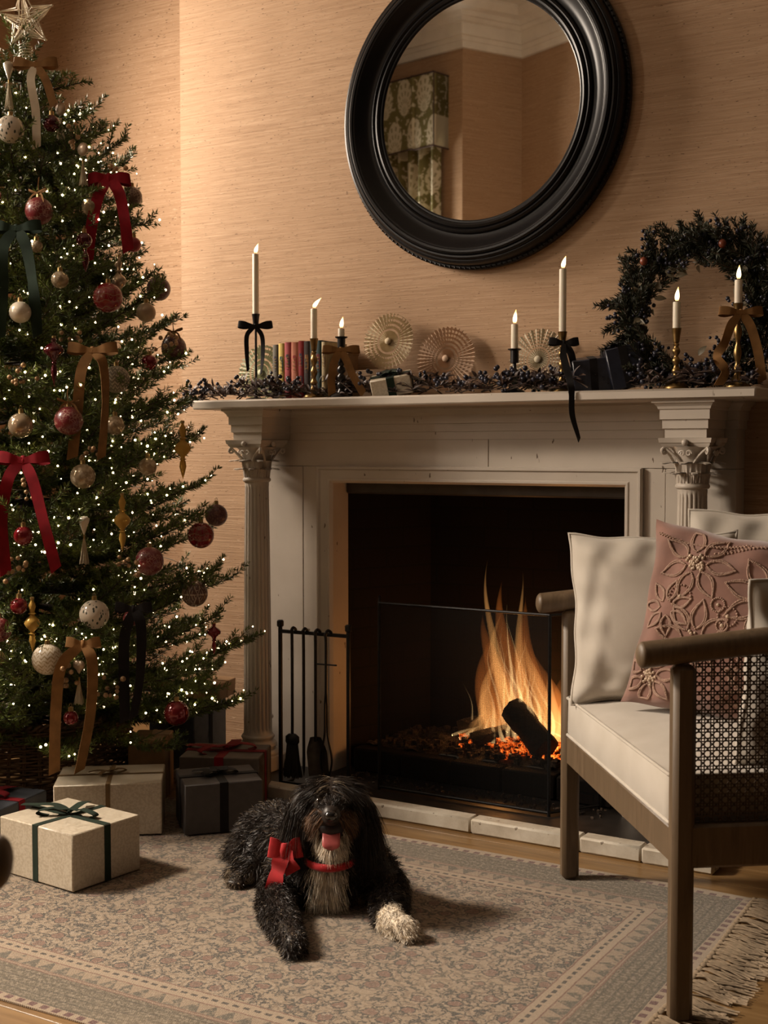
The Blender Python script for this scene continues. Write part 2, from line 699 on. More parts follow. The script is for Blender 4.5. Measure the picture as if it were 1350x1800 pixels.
for sx in (-1, 1):
    MB().box((sx * .7775, -.0425, .547), (.215, .085, 1.092), .0015).build('pilaster_panel', M_PAINT, fp)
    MB().box((sx * .634, -.042, .547), (.069, .084, 1.092), .0012).build('stile', M_PAINT, fp)
prof = [(0, 0), (0, .016), (.004, .02), (.011, .02), (.015, .013), (.02, .012), (.042, .009), (.046, .013), (.052, .013), (.057, .006), (.06, 0), (.061, -.095)]
path = [(-.6, -.085, 0.01), (-.6, -.085, 1.095), (.6, -.085, 1.095), (.6, -.085, 0.01)]
MB().extrude(prof, path, up=(0, -1, 0)).build('opening_frame', M_PAINT, fp, smooth=25)


def leaf_on(bm, a, rb, z0, h, w0, out, cx, cy):
    """acanthus leaf hugging the bell and curling out at the tip."""
    t = np.linspace(0, 1, 10)
    r = rb + .006 * np.sin(t * PI * .5) + out * np.clip(t - .55, 0, 1) ** 1.4 * 3.2
    z = z0 + h * np.sin(np.clip(t, 0, 1) * 2.05) / 1.0
    u = np.linspace(-1, 1, 7)
    G0 = np.zeros((10, 7, 3))
    for i in range(10):
        wd = w0 * (.75 + .35 * math.sin(t[i] * PI)) * (1 if t[i] < .85 else .8)
        for j in range(7):
            ang_ = a + u[j] * wd / max(r[i], .02)
            rr = r[i] - .004 * u[j] ** 2 + .0016 * math.cos(u[j] * 3 * PI)
            G0[i, j] = (cx + rr * math.cos(ang_), cy + rr * math.sin(ang_), z[i])
    bm.grid(G0)
    G1 = G0.copy()
    G1[:, :, 2] -= .003
    bm.grid(G1, flip=True)


for sx in (-1, 1):
    cxx, cyy = 0.0, 0.0
    colo = empty('column', (sx * .79, -.197, 0))
    colo.parent = fp
    seg = 192
    a = np.linspace(0, 2 * PI, seg, endpoint=False)
    fl = np.clip(np.cos(a * 20), -.35, 1)
    rows = []
    for z, r0, d in ((.137, .054, 0), (.142, .0515, 0), (.150, .0505, 0), (.158, .0505, .1), (.163, .0503, .115), (.5, .0485, .115), (.8, .0455, .115), (1.012, .0425, .115), (1.020, .0425, .06), (1.026, .0428, 0), (1.036, .0428, 0), (1.040, .0445, 0)):
        rr = r0 * (1 - d * np.clip(fl + .35, 0, 1.35) / 1.35)
        rows.append(np.stack([rr * np.cos(a), rr * np.sin(a), np.full_like(a, z)], -1))
    MB().grid(np.array(rows), closed_v=True, flip=True).build('shaft', M_PAINT, colo, smooth=50)
    bb = MB().lathe([(.0, .137), (.054, .137), (.0585, .134), (.060, .129), (.0575, .123), (.055, .121), (.055, .116), (.058, .113), (.066, .109), (.069, .1), (.066, .093), (.064, .09), (.064, .086), (.070, .085), (.0755, .079), (.077, .072), (.0755, .066), (.07, .064)], 48)
    bb.build('column_base', M_PAINT, colo, smooth=40)
    MB().box((0, 0, .038), (.158, .15, .056), .004).build('plinth', M_PAINT, colo)
    cp = MB()
    cp.lathe([(.040, 1.036), (.047, 1.038), (.050, 1.043), (.0495, 1.048), (.046, 1.052), (.044, 1.054), (.044, 1.075), (.046, 1.10), (.052, 1.13), (.062, 1.150), (.072, 1.160)], 48)
    for i in range(8):
        leaf_on(cp, i * PI / 4 + .39, .045, 1.054, .032, .0165, .034, 0, 0)
    for i in range(8):
        leaf_on(cp, i * PI / 4, .048, 1.078, .038, .017, .044, 0, 0)
    for i in range(24):
        aa = i * 2 * PI / 24
        cp.tube([(.0445 * math.cos(aa), .0445 * math.sin(aa), 1.055), (.0455 * math.cos(aa), .0455 * math.sin(aa), 1.074)], .003, 5)
    for q in range(4):
        th = q * PI / 2 + PI / 4
        for off in (-.42, .42):
            pts = []
            for t in np.linspace(0, 1, 26):
                if t < .5:
                    rr = .054 + (t / .5) ** 1.3 * .036
                    zz = 1.112 + (t / .5) * .045
                    aa = th + off * (1 - t / .5)
                    pts.append((rr * math.cos(aa), rr * math.sin(aa), zz))
                else:
                    ph = (t - .5) / .5 * 2.6 * PI
                    ra = .0105 * (1 - (t - .5) * 1.5)
                    rr = .090 + ra * math.sin(ph)
                    zz = 1.1465 + ra * math.cos(ph)
                    pts.append((rr * math.cos(th + off * .05), rr * math.sin(th + off * .05), zz))
            cp.tube(pts, np.linspace(.0045, .003, 26), 6)
        th = q * PI / 2
        for off in (-1, 1):
            pts = []
            for t in np.linspace(0, 1, 20):
                ph = t * 2.3 * PI
                ra = .009 * (1 - t * .7)
                lx = off * (.010 + .010 * (1 - t) * 0 + ra * math.cos(ph))
                zz = 1.140 + ra * math.sin(ph)
                ca, sa = math.cos(th), math.sin(th)
                rr = .068
                pts.append((rr * ca - lx * sa, rr * sa + lx * ca, zz))
            cp.tube(pts, .003, 5)
        cp.sphere((.074 * math.cos(th), .074 * math.sin(th), 1.171), .010, 10, 6)
        cp.sphere((.078 * math.cos(th), .078 * math.sin(th), 1.171), .005, 8, 5)
    ab = []
    for zz, e in ((1.158, .066), (1.164, .071), (1.170, .073), (1.171, .076), (1.1845, .0785)):
        ring = []
        for q in range(4):
            for t in np.linspace(-1, 1, 9)[:-1]:
                d = e - .008 * (1 - t * t)
                lx, ly = d, t * e
                ca, sa = math.cos(q * PI / 2), math.sin(q * PI / 2)
                ring.append((lx * ca - ly * sa, lx * sa + ly * ca, zz))
        ab.append(ring)
    cp.grid(np.array(ab), closed_v=True, flip=True)
    k0 = cp.n - 32
    cp.F.append(tuple(range(k0, k0 + 32)))
    cp.build('capital', M_PAINT, colo, smooth=45)

# firebox
fb = MB()
fb.grid(np.array([[(-.545, .005, 0), (-.545, .005, 1.30)], [(-.41, .385, 0), (-.41, .385, 1.30)], [(.41, .385, 0), (.41, .385, 1.30)], [(.545, .005, 0), (.545, .005, 1.30)]]))
fb.grid(np.array([[(-.56, .0, 1.3), (-.56, .39, 1.3)], [(.56, .0, 1.3), (.56, .39, 1.3)]]))
fb.build('firebox', M_SOOT, fp, smooth=None)
MB().box((0, .012, 1.03), (1.082, .03, .07), .006).build('smoke_hood', M_HOOD, fp)
MB().box((0, -.2, .005), (1.78, .42, .01)).build('hearth_slab', M_SLATE, fp)
xs = [-.95, -.36, .21, .56, .745, .95]
for i in range(len(xs) - 1):
    x0, x1 = xs[i], xs[i + 1]
    MB().box((0, 0, 0), (x1 - x0 - .0006, .058, .046), .006).build('kerb_stone', M_KERB, fp, loc=((x0 + x1) / 2, -.447 + .001 * (i % 2), .023))
for sx in (-1, 1):
    MB().box((sx * .921, -.2085, .023), (.058, .415, .046), .009).build('kerb_stone', M_KERB, fp)

# ================================================================ round mirror
mr = empty('round_mirror', (0, -.002, 2.272), 0, 'large round mirror in a dark ridged frame above the mantel', 'mirror')
M_EBON = simple('ebonised_wood', (.0045, .0036, .0040, 1), .36, var=.3, vs=12, bump=.03, bs=80, spec=.28)
g = G('mirror_glass')
g.bsdf((.86, .85, .82, 1), .015, 1.0)
M_MIRROR = g.m
pr = [(.50, 0), (.521, 0), (.524, -.006), (.524, -.022), (.519, -.026), (.514, -.026), (.511, -.032), (.511, -.05), (.507, -.058), (.500, -.061), (.496, -.060), (.494, -.066), (.489, -.070), (.484, -.070), (.481, -.067), (.479, -.073), (.473, -.077), (.466, -.076), (.462, -.071), (.458, -.070)]
for t in np.linspace(0, 1, 10):
    pr.append((.456 - .046 * t, -.068 + .030 * math.sin(t * PI * .5)))
pr += [(.409, -.041), (.404, -.046), (.398, -.048), (.393, -.045), (.391, -.041), (.388, -.046), (.381, -.049), (.375, -.046), (.372, -.040), (.367, -.040), (.363, -.036), (.363, -.028)]
MB().lathe(pr[::-1], 160, axis='y').build('frame', M_EBON, mr, smooth=35)
MB().lathe([(0.001, -.034), (.3655, -.034)][::-1], 128, axis='y').build('glass', M_MIRROR, mr, smooth=180)
MB().lathe([(0.001, -.004), (.505, -.004)], 64, axis='y').build('backing', M_EBON, mr)
bd = MB()
for i in range(170):
    a = i * 2 * PI / 170
    bd.sphere((.5195 * math.cos(a), -.0245, .5195 * math.sin(a)), .0052, 6, 4)
tag(bd.build('beading', M_EBON, mr, smooth=180), kind='stuff')

# ================================================================ fire, logs, ash
M_ASH = None
g = G('grey_ash_and_cinders')
c = g.mix(g.step(g.noise(45, 5, .7), .4, .65), (.020, .014, .011, 1), (.17, .115, .075, 1))
g.bsdf(c, .95)
g.bump(g.noise(70, 5, .7), .9, .012)
M_ASH = g.m
g = G('charred_wood')
n = g.noise(1, 5, .6, g.map((14, 60, 60)))
g.bsdf(g.mix(g.step(n, .4, .7), (.010, .008, .007, 1), (.045, .028, .018, 1)), .9)
g.bump(n, .8, .006)
M_CHAR = g.m
g = G('glowing_ember')
n = g.noise(60, 4, .7)
g.bsdf((.02, .01, .008, 1), .9)
g.set(g.b.inputs['Emission Color'], g.ramp(n, [(.35, (.25, .01, .0)), (.55, (1.0, .12, .01)), (.7, (1.0, .35, .06))]))
g.set(g.b.inputs['Emission Strength'], g.ramp(n, [(.42, (0, 0, 0)), (.6, (1, 1, 1)), (.75, (1, 1, 1))]))
em = g.math('MULTIPLY', g.step(n, .42, .62), 2.6)
g.set(g.b.inputs['Emission Strength'], em)
M_EMBER = g.m

# brick-fronted fire bed
fbed = empty('fire_bed', (0, 0, .0), 0, 'raised bed of grey ash and embers behind dark bricks in the firebox', 'fire bed')
for i in range(5):
    MB().box((0, 0, 0), (.192, .07, .082), .006).build('brick', M_SOOT, fbed, loc=(-.392 + i * .196, -.005, .051))
nx, ny = 60, 26
X, Y = np.meshgrid(np.linspace(-.47, .47, nx), np.linspace(.02, .38, ny), indexing='ij')
Z = .088 + .035 * np.exp(-((X - .02) / .28) ** 2 - ((Y - .24) / .1) ** 2) + .028 * np.exp(-((X + .25) / .1) ** 2 - ((Y - .22) / .09) ** 2) + .010 * rng.random(X.shape) + .008 * np.sin(X * 40 + Y * 31)
sel = np.clip(.545 - (Y - .005) * .36, 0, 1)
X = np.clip(X, -sel + .01, sel - .01)
MB().grid(np.stack([X, Y, Z], -1)).build('ash', M_ASH, fbed, smooth=180)
cd = MB()
for i in range(420):
    x, yv = rng.uniform(-.46, .46), rng.uniform(.03, .32)
    x = max(-.42, min(.42, x))
    cd.box((x, yv, .097 + .035 * math.exp(-((x - .02) / .28) ** 2 - ((yv - .24) / .1) ** 2) + rng.uniform(0, .016)), rng.uniform(.006, .022, 3), rz=rng.uniform(0, 3))
for i in range(160):
    cd.box((rng.uniform(-.5, .5), rng.uniform(-.17, -.05), .013), rng.uniform(.003, .010, 3), rz=rng.uniform(0, 3))
tag(cd.build('cinders', M_ASH, fbed, smooth=None), kind='stuff')
eb = MB()
for i in range(170):
    x, yv = rng.normal(.10, .10), rng.normal(.19, .05)
    x, yv = float(np.clip(x, -.2, .33)), float(np.clip(yv, .07, .3))
    eb.box((x, yv, .100 + .035 * math.exp(-((x - .02) / .28) ** 2 - ((yv - .24) / .1) ** 2) + rng.uniform(0, .018)), rng.uniform(.010, .028, 3), rz=rng.uniform(0, 3))
tag(eb.build('embers', M_EMBER, fbed, smooth=None), kind='stuff')


def log(p0, p1, r, label, mat=M_CHAR):
    p0, p1 = np.array(p0), np.array(p1)
    n_, sg = 14, 18
    t = np.linspace(0, 1, n_)
    path = p0 + (p1 - p0) * t[:, None]
    m = MB()
    m.tube(path, r * (1 + .06 * np.sin(t * 9)), sg)
    v = m.V[0]
    d = rng.normal(0, r * .05, (sg,))
    for i in range(n_):
        ctr = path[i]
        v[i * sg:(i + 1) * sg] = ctr + (v[i * sg:(i + 1) * sg] - ctr) * (1 + (d / r + rng.normal(0, .02, sg))[:, None])
    o = m.build('log', mat, smooth=60)
    return tag(o, label, 'log', 'logs on the fire')


log((.030, .19, .245), (.195, .105, .135), .046, 'thick charred log lying diagonally in front of the flames')
log((-.19, .20, .155), (-.04, .26, .205), .024, 'thin burning log at the left foot of the fire')
log((-.10, .13, .128), (.05, .25, .175), .028, 'charred log low under the middle of the flames')
log((.12, .29, .15), (.30, .22, .17), .030, 'log burning at the right back of the fire')


def flame_mat(name, col, dens):
    m = bpy.data.materials.new(name)
    m.use_nodes = True
    t = m.node_tree
    for nd in list(t.nodes):
        if nd.type == 'BSDF_PRINCIPLED':
            t.nodes.remove(nd)
    e = t.nodes.new('ShaderNodeEmission')
    e.inputs[0].default_value = (*col, 1)
    e.inputs[1].default_value = dens
    t.links.new(e.outputs[0], t.nodes['Material Output'].inputs['Volume'])
    return m


M_FL = [flame_mat('flame_outer', (1.0, .27, .05), 8), flame_mat('flame_mid', (1.0, .45, .13), 23), flame_mat('flame_core', (1.0, .61, .25), 72)]
fire = empty('fire', (.02, .20, .12), 0, 'tall orange flames burning behind the mesh screen in the fireplace', 'fire')


def tongue(base, top, w, mat, wav=.02, ph=0.0, bend=0.0, flat=.55):
    base, top = np.array(base, float), np.array(top, float)
    n_ = 22
    t = np.linspace(0, 1, n_)
    path = base + (top - base) * t[:, None]
    path[:, 0] += wav * np.sin(t * 5.5 + ph) * t + bend * np.sin(t * PI)
    path[:, 1] += wav * .5 * np.sin(t * 4.1 + ph * 1.7) * t
    r = w * (np.sin(np.clip(t * .95 + .08, 0, 1) ** .62 * PI)) ** .9 * (1 - .45 * t) + .0006
    MB().tube(path, r, 12, flat=flat, up=(0, 1, 0)).build('flame', mat, fire, smooth=180)


T = [  # base, top, width, material, waviness, phase, bend
    ((.00, .02, .02), (-.10, .03, .46), .062, 0, .03, 0, -.03), ((.03, .01, .04), (-.05, .02, .58), .055, 0, .03, 1, 0),
    ((.07, .03, .03), (.00, .02, .52), .068, 0, .035, 2, .03), ((.12, .02, .0), (.08, .03, .36), .066, 0, .03, .4, .03),
    ((-.06, .0, .02), (-.11, .02, .38), .050, 0, .02, 2, -.02), ((.16, .04, .0), (.17, .05, .25), .055, 0, .03, 1, .02),
    ((-.02, .0, .02), (-.085, .02, .64), .026, 1, .03, .3, -.02), ((.02, .0, .04), (-.06, .01, .47), .032, 1, .035, 1.4, -.02),
    ((.05, -.01, .05), (.00, .01, .60), .026, 1, .03, 2.2, .02), ((.09, .0, .02), (.04, .02, .40), .040, 1, .03, .9, .04),
    ((.13, .0, .0), (.10, .02, .29), .038, 1, .03, 1.9, .05), ((-.05, -.01, .01), (-.10, .01, .32), .034, 1, .025, 2.7, -.02),
    ((.17, .02, .0), (.20, .03, .18), .028, 1, .02, .5, .0), ((-.10, -.01, .0), (-.07, .0, .22), .024, 1, .02, 1.1, -.02),
    ((-.17, .0, .0), (-.08, .0, .15), .018, 1, .015, 0, 0), ((-.20, -.01, .01), (-.07, .0, .12), .012, 1, .01, .6, 0),
    ((.01, -.06, -.03), (-.04, -.03, .12), .011, 2, .01, 2, 0), ((.03, -.07, -.03), (-.02, -.04, .07), .009, 2, .01, 1, 0),
    ((-.05, -.05, -.02), (-.06, -.03, .12), .010, 2, .012, 0, 0), ((.10, -.07, -.035), (.02, -.05, .03), .008, 2, .01, 0, 0),
    ((.21, -.06, -.03), (.24, -.03, .08), .009, 2, .01, 2, 0), ((.16, -.08, -.04), (.07, -.07, -.02), .007, 2, .005, 2, 0),
    ((-.13, -.02, -.01), (-.06, -.01, .10), .009, 2, .01, .4, 0), ((-.19, -.03, .0), (-.10, -.02, .06), .008, 2, .008, 1, 0),
    ((-.22, -.03, .01), (-.12, -.02, .05), .006, 2, .006, 2, 0), ((-.10, -.05, -.02), (-.07, -.03, .07), .008, 2, .008, 1, 0),
]
rq = np.random.default_rng(12)
for i in range(34):                      # thin bright streaks through the body of the fire
    x0 = float(rq.normal(.03, .085))
    hh = (.46 - 1.4 * abs(x0 - .0)) * rq.uniform(.45, 1.15)
    T.append(((x0, rq.uniform(-.05, .03), rq.uniform(-.02, .05)), (x0 * .75 - .05 + rq.normal(0, .012), rq.uniform(-.03, .03), max(.08, hh)), rq.uniform(.004, .009), 2, rq.uniform(.015, .035), rq.uniform(0, 6), rq.normal(.01, .02)))
for t_ in T:
    tongue(t_[0], t_[1], t_[2] * 1.02, M_FL[t_[3]], t_[4], t_[5], t_[6])
pl_ = bpy.data.lights.new('fire_glow', 'POINT')
pl_.energy = 4.2
pl_.color = (1.0, .40, .10)
pl_.shadow_soft_size = .06
po = bpy.data.objects.new('fire_glow', pl_)
COL.objects.link(po)
po.parent = fire
po.location = (.0, .0, .11)

# ================================================================ fire screen (frame and woven mesh)
g = G('woven_wire_mesh')
x = g.xyz()
wu = g.math('ABSOLUTE', g.math('SUBTRACT', g.math('FRACT', g.math('MULTIPLY', g.math('ADD', x[0], 5.0), 300.0)), .5))
wv = g.math('ABSOLUTE', g.math('SUBTRACT', g.math('FRACT', g.math('MULTIPLY', g.math('ADD', x[2], 5.0), 300.0)), .5))
wire = g.math('GREATER_THAN', g.math('MAXIMUM', wu, wv), .405)
g.bsdf((.012, .011, .010, 1), .5, .7, alpha=wire)
M_MESH = g.m
fs = empty('fire_screen', (.04, -.215, .01), 0, 'freestanding black mesh fire screen in front of the flames', 'fire screen')
Wd, Ht = .31, .63
for sx in (-1, 1):
    MB().tube([(sx * Wd, 0, 0), (sx * Wd, 0, Ht)], .0055, 8).build('post', M_IRON, fs)
for zz in (.012, Ht):
    MB().tube([(-Wd, 0, zz), (Wd, 0, zz)], .0045, 8).build('rail', M_IRON, fs)
MB().box((0, 0, Ht / 2), (2 * Wd, .0012, Ht - .01)).build('mesh_panel', M_MESH, fs)
for sx in (-1, 1):
    e0, e1 = np.array((sx * Wd, 0, 0)), np.array((sx * (Wd + .10), .165, 0))
    for zz in (.012, Ht):
        MB().tube([e0 + (0, 0, zz), e1 + (0, 0, zz)], .0045, 8).build('rail', M_IRON, fs)
    MB().tube([e1, e1 + (0, 0, Ht)], .005, 8).build('post', M_IRON, fs)

# ================================================================ companion set (stand with four tools)
st = empty('tool_stand', (-.452, -.335, .011), math.radians(3), 'black wrought iron stand for fire tools beside the left column', 'tool stand')
for sx in (-1, 1):
    MB().box((sx * .133, 0, .272), (.012, .012, .54), .002).box((sx * .133, 0, .553), (.02, .02, .024), .004).build('post', M_IRON, st)
    MB().box((sx * .133, 0, .005), (.02, .15, .01), .003).build('foot', M_IRON, st)
MB().box((0, 0, .527), (.266, .009, .012), .002).build('crossbar', M_IRON, st)
MB().box((0, 0, .012), (.266, .010, .008), .002).build('stretcher', M_IRON, st)
M_BRISTLE = simple('dark_bristle', (.018, .014, .011, 1), .9, bump=.6, bs=300)
M_STEEL = simple('dull_shovel_steel', (.07, .06, .05, 1), .4, .8, var=.3)


def tool(name, x, label, h0, hookdx=0.0):
    e = empty(name, (-.452 + x, -.355, .011), 0, label, name.replace('_', ' '), 'hanging fire tools')
    path = smoothcurve([(hookdx, .022, .525), (hookdx, .020, .536), (hookdx * .6, .006, .543), (0, -.004, .53), (0, 0, .50), (0, 0, h0)], 40)
    MB().tube(path, .0052, 8).build('handle', M_IRON, e)
    return e


e = tool('hearth_brush', -.075, 'hearth brush with black bristles hanging at the left of the tool stand', .17)
MB().lathe([(0, .185), (.014, .185), (.026, .176), (.027, .158), (.022, .150), (0, .150)], 16, scale=(1, .6)).build('ferrule', M_IRON, e)
bm = MB()
for i in range(240):
    a, r = rng.uniform(0, 2 * PI), math.sqrt(rng.random())
    x0, y0 = .021 * r * math.cos(a), .012 * r * math.sin(a)
    bm.tube([(x0, y0, .155), (x0 * 1.3, y0 * 1.3, .10), (x0 * 1.75 + rng.normal(0, .002), y0 * 1.75, .035 + rng.uniform(0, .012))], .0011, 3)
tag(bm.build('bristles', M_BRISTLE, e), kind='stuff')
e = tool('poker', -.028, 'straight black poker hanging second on the tool stand', .10)
MB().tube([(0, 0, .11), (0, 0, .075), (0, 0, .045)], [.0055, .005, .0008], 8).build('point', M_IRON, e)
e = tool('shovel', .020, 'small fire shovel with flat blade hanging third on the tool stand', .17, .004)
P = np.zeros((9, 7, 3))
for i, t in enumerate(np.linspace(0, 1, 9)):
    for j, u in enumerate(np.linspace(-1, 1, 7)):
        wd = .018 + .016 * min(1, t * 3)
        P[i, j] = (u * wd + .012 * t, -.012 * u * u + .004, .185 - t * .13)
m = MB().grid(P)
P2 = P.copy()
P2[:, :, 1] += .002
m.grid(P2, flip=True)
m.build('blade', M_STEEL, e, smooth=180, rot=(0, 0, .5))
e = tool('tongs', .062, 'pair of black fire tongs hanging at the right of the tool stand', .33, .006)
for sx in (-1, 1):
    MB().tube(smoothcurve([(0, 0, .36), (sx * .004, 0, .30), (sx * .006, 0, .20), (sx * .021, 0, .13), (sx * .020, 0, .09), (sx * .006, 0, .045)], 30), .0045, 8, flat=.7).build('arm', M_IRON, e)
MB().tube([(-.042, 0, .43), (.042, 0, .432)], .0028, 6).build('crossbar', M_IRON, e)

# ================================================================ ribbons and bows
CR = np.array((.854, .521, 0.0))      # a direction along the picture, in the room
CN = np.array((.521, -.854, 0.0))     # towards the middle of the room
UZ = np.array((0, 0, 1.0))


def velvet(name, col):
    return simple(name, col, .75, var=.3, vs=25, sheen=.06, spec=.15)


M_VGOLD = velvet('bronze_velvet', (.21, .105, .036, 1))
M_VRED = velvet('crimson_velvet', (.20, .004, .010, 1))
M_VGREEN = velvet('bottle_green_velvet', (.012, .024, .014, 1))
M_VBLACK = velvet('black_velvet', (.010, .008, .008, 1))
M_SATIN = simple('ivory_satin', (.60, .50, .37, 1), .35, var=.1)


def bow(name, c, R, N_, s, w, mat, tails, label=None, group=None, parent=None, tail_w=None, up=.12, tail_mat=None):
    R, N_ = np.asarray(R, float), np.asarray(N_, float)
    U = np.cross(N_, R) * -1
    if U[2] < 0:
        U = -U
    c = np.asarray(c, float)
    e = empty(name, tuple(c), 0, label, 'bow' if label else None, group)
    if parent is not None:
        e.parent = parent
    F = lambda a, b_, n_: R * a + U * b_ + N_ * n_
    for sg in (-1, 1):
        P, S, Wd = [], [], []
        for t in np.linspace(0, 1, 26):
            a = s * (math.sin(t * PI)) ** .8
            n_ = .16 * s * math.cos(t * PI) * (1 if .08 < t < .92 else .6)
            b_ = up * s * math.sin(t * PI) + (.05 * s * math.sin(t * 2 * PI))
            P.append(F(sg * a, b_, n_ + .006))
            S.append(U + R * sg * -.15)
            Wd.append(w * (.45 + .55 * min(1, math.sin(t * PI) * 1.8)))
        MB().ribbon(P, S, Wd, .0014).build('loop', mat, e, smooth=60)
    kn = MB()
    kn.lathe([(.003, -w * .42), (w * .20, -w * .38), (w * .25, 0), (w * .20, w * .38), (.003, w * .42)], 12)
    B = np.eye(4)
    B[:3, 0], B[:3, 1], B[:3, 2] = R, N_ * .8, U
    B[:3, 3] = N_ * .008
    kn.xf(B)
    kn.build('knot', mat, e, smooth=180)
    for ti, tl in enumerate(tails):
        P = smoothcurve([F(*p[:3]) for p in tl], 40)
        rot = [p[3] if len(p) > 3 else 0 for p in tl]
        ra = np.interp(np.linspace(0, 1, 40), np.linspace(0, 1, len(tl)), rot)
        T_ = np.gradient(P, axis=0)
        T_ /= np.linalg.norm(T_, axis=1)[:, None]
        S0 = np.cross(T_, N_)
        S0 /= np.linalg.norm(S0, axis=1)[:, None]
        S = S0 * np.cos(ra)[:, None] + N_ * np.sin(ra)[:, None]
        ww = (tail_w or w) * np.clip(np.linspace(.55, 3.2, 40), 0, 1)
        m_ = MB().ribbon(P, S, ww, .0014)
        v = m_.V[0]                     # swallow-free slanted end
        v[-4:] += np.array([(T_[-1] * (tail_w or w) * k) for k in (-.25, .25, .25, -.25)])
        m_.build('tail', tail_mat if (tail_mat and ti == 0) else mat, e, smooth=60)
    return e


# ================================================================ candles
g = G('ivory_wax')
zz = g.xyz()[2]
g.bsdf(g.mix(g.noise(20, 2), (.74, .66, .52, 1), (.80, .73, .60, 1)), .45, sss=.25)
g.b.inputs['Subsurface Radius'].default_value = (.012, .006, .003)
M_WAX = g.m
M_WICK = simple('burnt_wick', (.01, .008, .007, 1), .9)
g = G('candle_flame')
zc = g.xyz()[2]
g.bsdf((0, 0, 0, 1), 1)
g.set(g.b.inputs['Emission Color'], g.ramp(g.step(zc, 0, .035), [(0, (1.0, .42, .12)), (.25, (1.0, .74, .38)), (.6, (1.0, .80, .46)), (1, (1.0, .52, .14))]))
g.b.inputs['Emission Strength'].default_value = 4.2
M_FLAME = g.m
M_BRASS = simple('aged_brass', (.30, .19, .075, 1), .34, .95, var=.35, vs=40)
M_BLKMET = simple('black_lacquered_metal', (.012, .011, .012, 1), .3, .2, var=.3)
ZS = 1.3255


def candle(x, y, z0, z1, label, lean=.25, fh=.036):
    e = empty('candle', (x, y, z0), 0, label, 'candle', 'lit candles on the mantel')
    h = z1 - z0
    r = .0112
    MB().lathe([(0, 0), (r, 0), (r, h * .5), (r * .985, h - .003), (r * .93, h), (r * .7, h - .0015), (.0, h - .004)][::-1], 24).build('wax', M_WAX, e, smooth=50)
    MB().tube([(0, 0, h - .004), (.001, 0, h + .004), (.002, 0, h + .009)], .0011, 6).build('wick', M_WICK, e)
    t = np.linspace(0, 1, 12)
    rr = .0066 * np.sin(np.clip(t * .93 + .07, 0, 1) ** .62 * PI) + .0002
    m_ = MB()
    m_.tube(np.stack([lean * fh * t ** 1.5 * CR[0], lean * fh * t ** 1.5 * CR[1], fh * t], -1), rr, 12)
    m_.build('flame', M_FLAME, e, smooth=180, loc=(0, 0, h + .004))
    return e


def holder(x, y, ztop, kind, label, mat):
    e = empty('candlestick', (x, y, ZS), 0, label, 'candlestick', 'candlesticks on the mantel')
    H = ztop - ZS
    if kind == 'slim':
        MB().lathe([(0, 0), (.038, 0), (.038, .003), (.034, .006), (.008, .010), (.004, .014)], 28).build('base', mat, e)
        MB().lathe([(.0042, .01), (.0042, H - .045)], 10).build('stem', mat, e)
        MB().lathe([(.004, H - .048), (.009, H - .045), (.0125, H - .01), (.0145, H), (.0122, H), (.0115, H - .02)], 20).build('cup', mat, e, smooth=30)
    elif kind == 'pan':
        MB().lathe([(0, 0), (.036, 0), (.037, .005), (.03, .012), (.014, .018), (.009, .03)], 28).build('base', mat, e)
        pr = [(.009, .028)]
        z = .03
        while z < H - .062:
            pr += [(.0075, z), (.0135, z + .006), (.0145, z + .012), (.0135, z + .018), (.0075, z + .024)]
            z += .026
        pr += [(.006, H - .06), (.006, H - .045)]
        MB().lathe(pr, 20).build('stem', mat, e, smooth=60)
        MB().lathe([(.006, H - .046), (.0135, H - .044), (.0135, H - .006), (.021, H - .003), (.0215, H), (.012, H), (.012, H - .03)], 24).build('cup', mat, e, smooth=30)
    else:
        MB().lathe([(0, 0), (.037, 0), (.0385, .004), (.034, .012), (.024, .020), (.014, .032), (.009, .042), (.0085, .048)], 28).build('base', mat, e, smooth=60)
        pr = [(.0085, .046), (.012, .05), (.013, .056), (.009, .062), (.0065, .07)]
        a, b_ = .07, H - .052
        for t in np.linspace(0.08, .92, 14):
            pr.append((.0055 + .0065 * abs(math.sin(t * PI * 2)) ** 1.5, a + (b_ - a) * t))
        pr += [(.0065, H - .052), (.0095, H - .047), (.006, H - .042)]
        MB().lathe(pr, 20).build('stem', mat, e, smooth=60)
        MB().lathe([(.006, H - .043), (.009, H - .04), (.0115, H - .02), (.0142, H - .002), (.015, H), (.0122, H), (.0115, H - .02)], 24).build('cup', mat, e, smooth=30)
    return e


holder(-.789, -.20, 1.628, 'slim', 'slim black candlestick with a black bow at the left end of the mantel', M_BLKMET)
candle(-.789, -.20, 1.610, 1.837, 'tallest white taper candle at the left end of the mantel', .3, .034)
holder(-.541, -.20, 1.531, 'brass', 'brass candlestick standing in front of the row of books', M_BRASS)
candle(-.541, -.20, 1.513, 1.632, 'half burnt candle in the brass stick before the books', .75, .034)
holder(-.416, -.22, 1.530, 'pan', 'black candlestick tied with a bronze velvet bow right of the books', M_BLKMET)
candle(-.416, -.22, 1.512, 1.557, 'nearly burnt down candle stub above the bronze bow', .15, .036)
holder(.203, -.17, 1.468, 'pan', 'short black candlestick in front of the lacy paper rosette', M_BLKMET)
candle(.203, -.17, 1.450, 1.545, 'short candle in the black stick near the mantel middle', .1, .042)
holder(.379, -.20, 1.511, 'brass', 'brass candlestick with a long black ribbon tied to it', M_BRASS)
candle(.379, -.20, 1.493, 1.701, 'tall white taper candle with black ribbon right of centre', .25, .036)
holder(.738, -.20, 1.504, 'brass', 'plain brass candlestick in front of the wreath', M_BRASS)
candle(.738, -.20, 1.486, 1.580, 'short candle in the plain brass stick before the wreath', .1, .040)
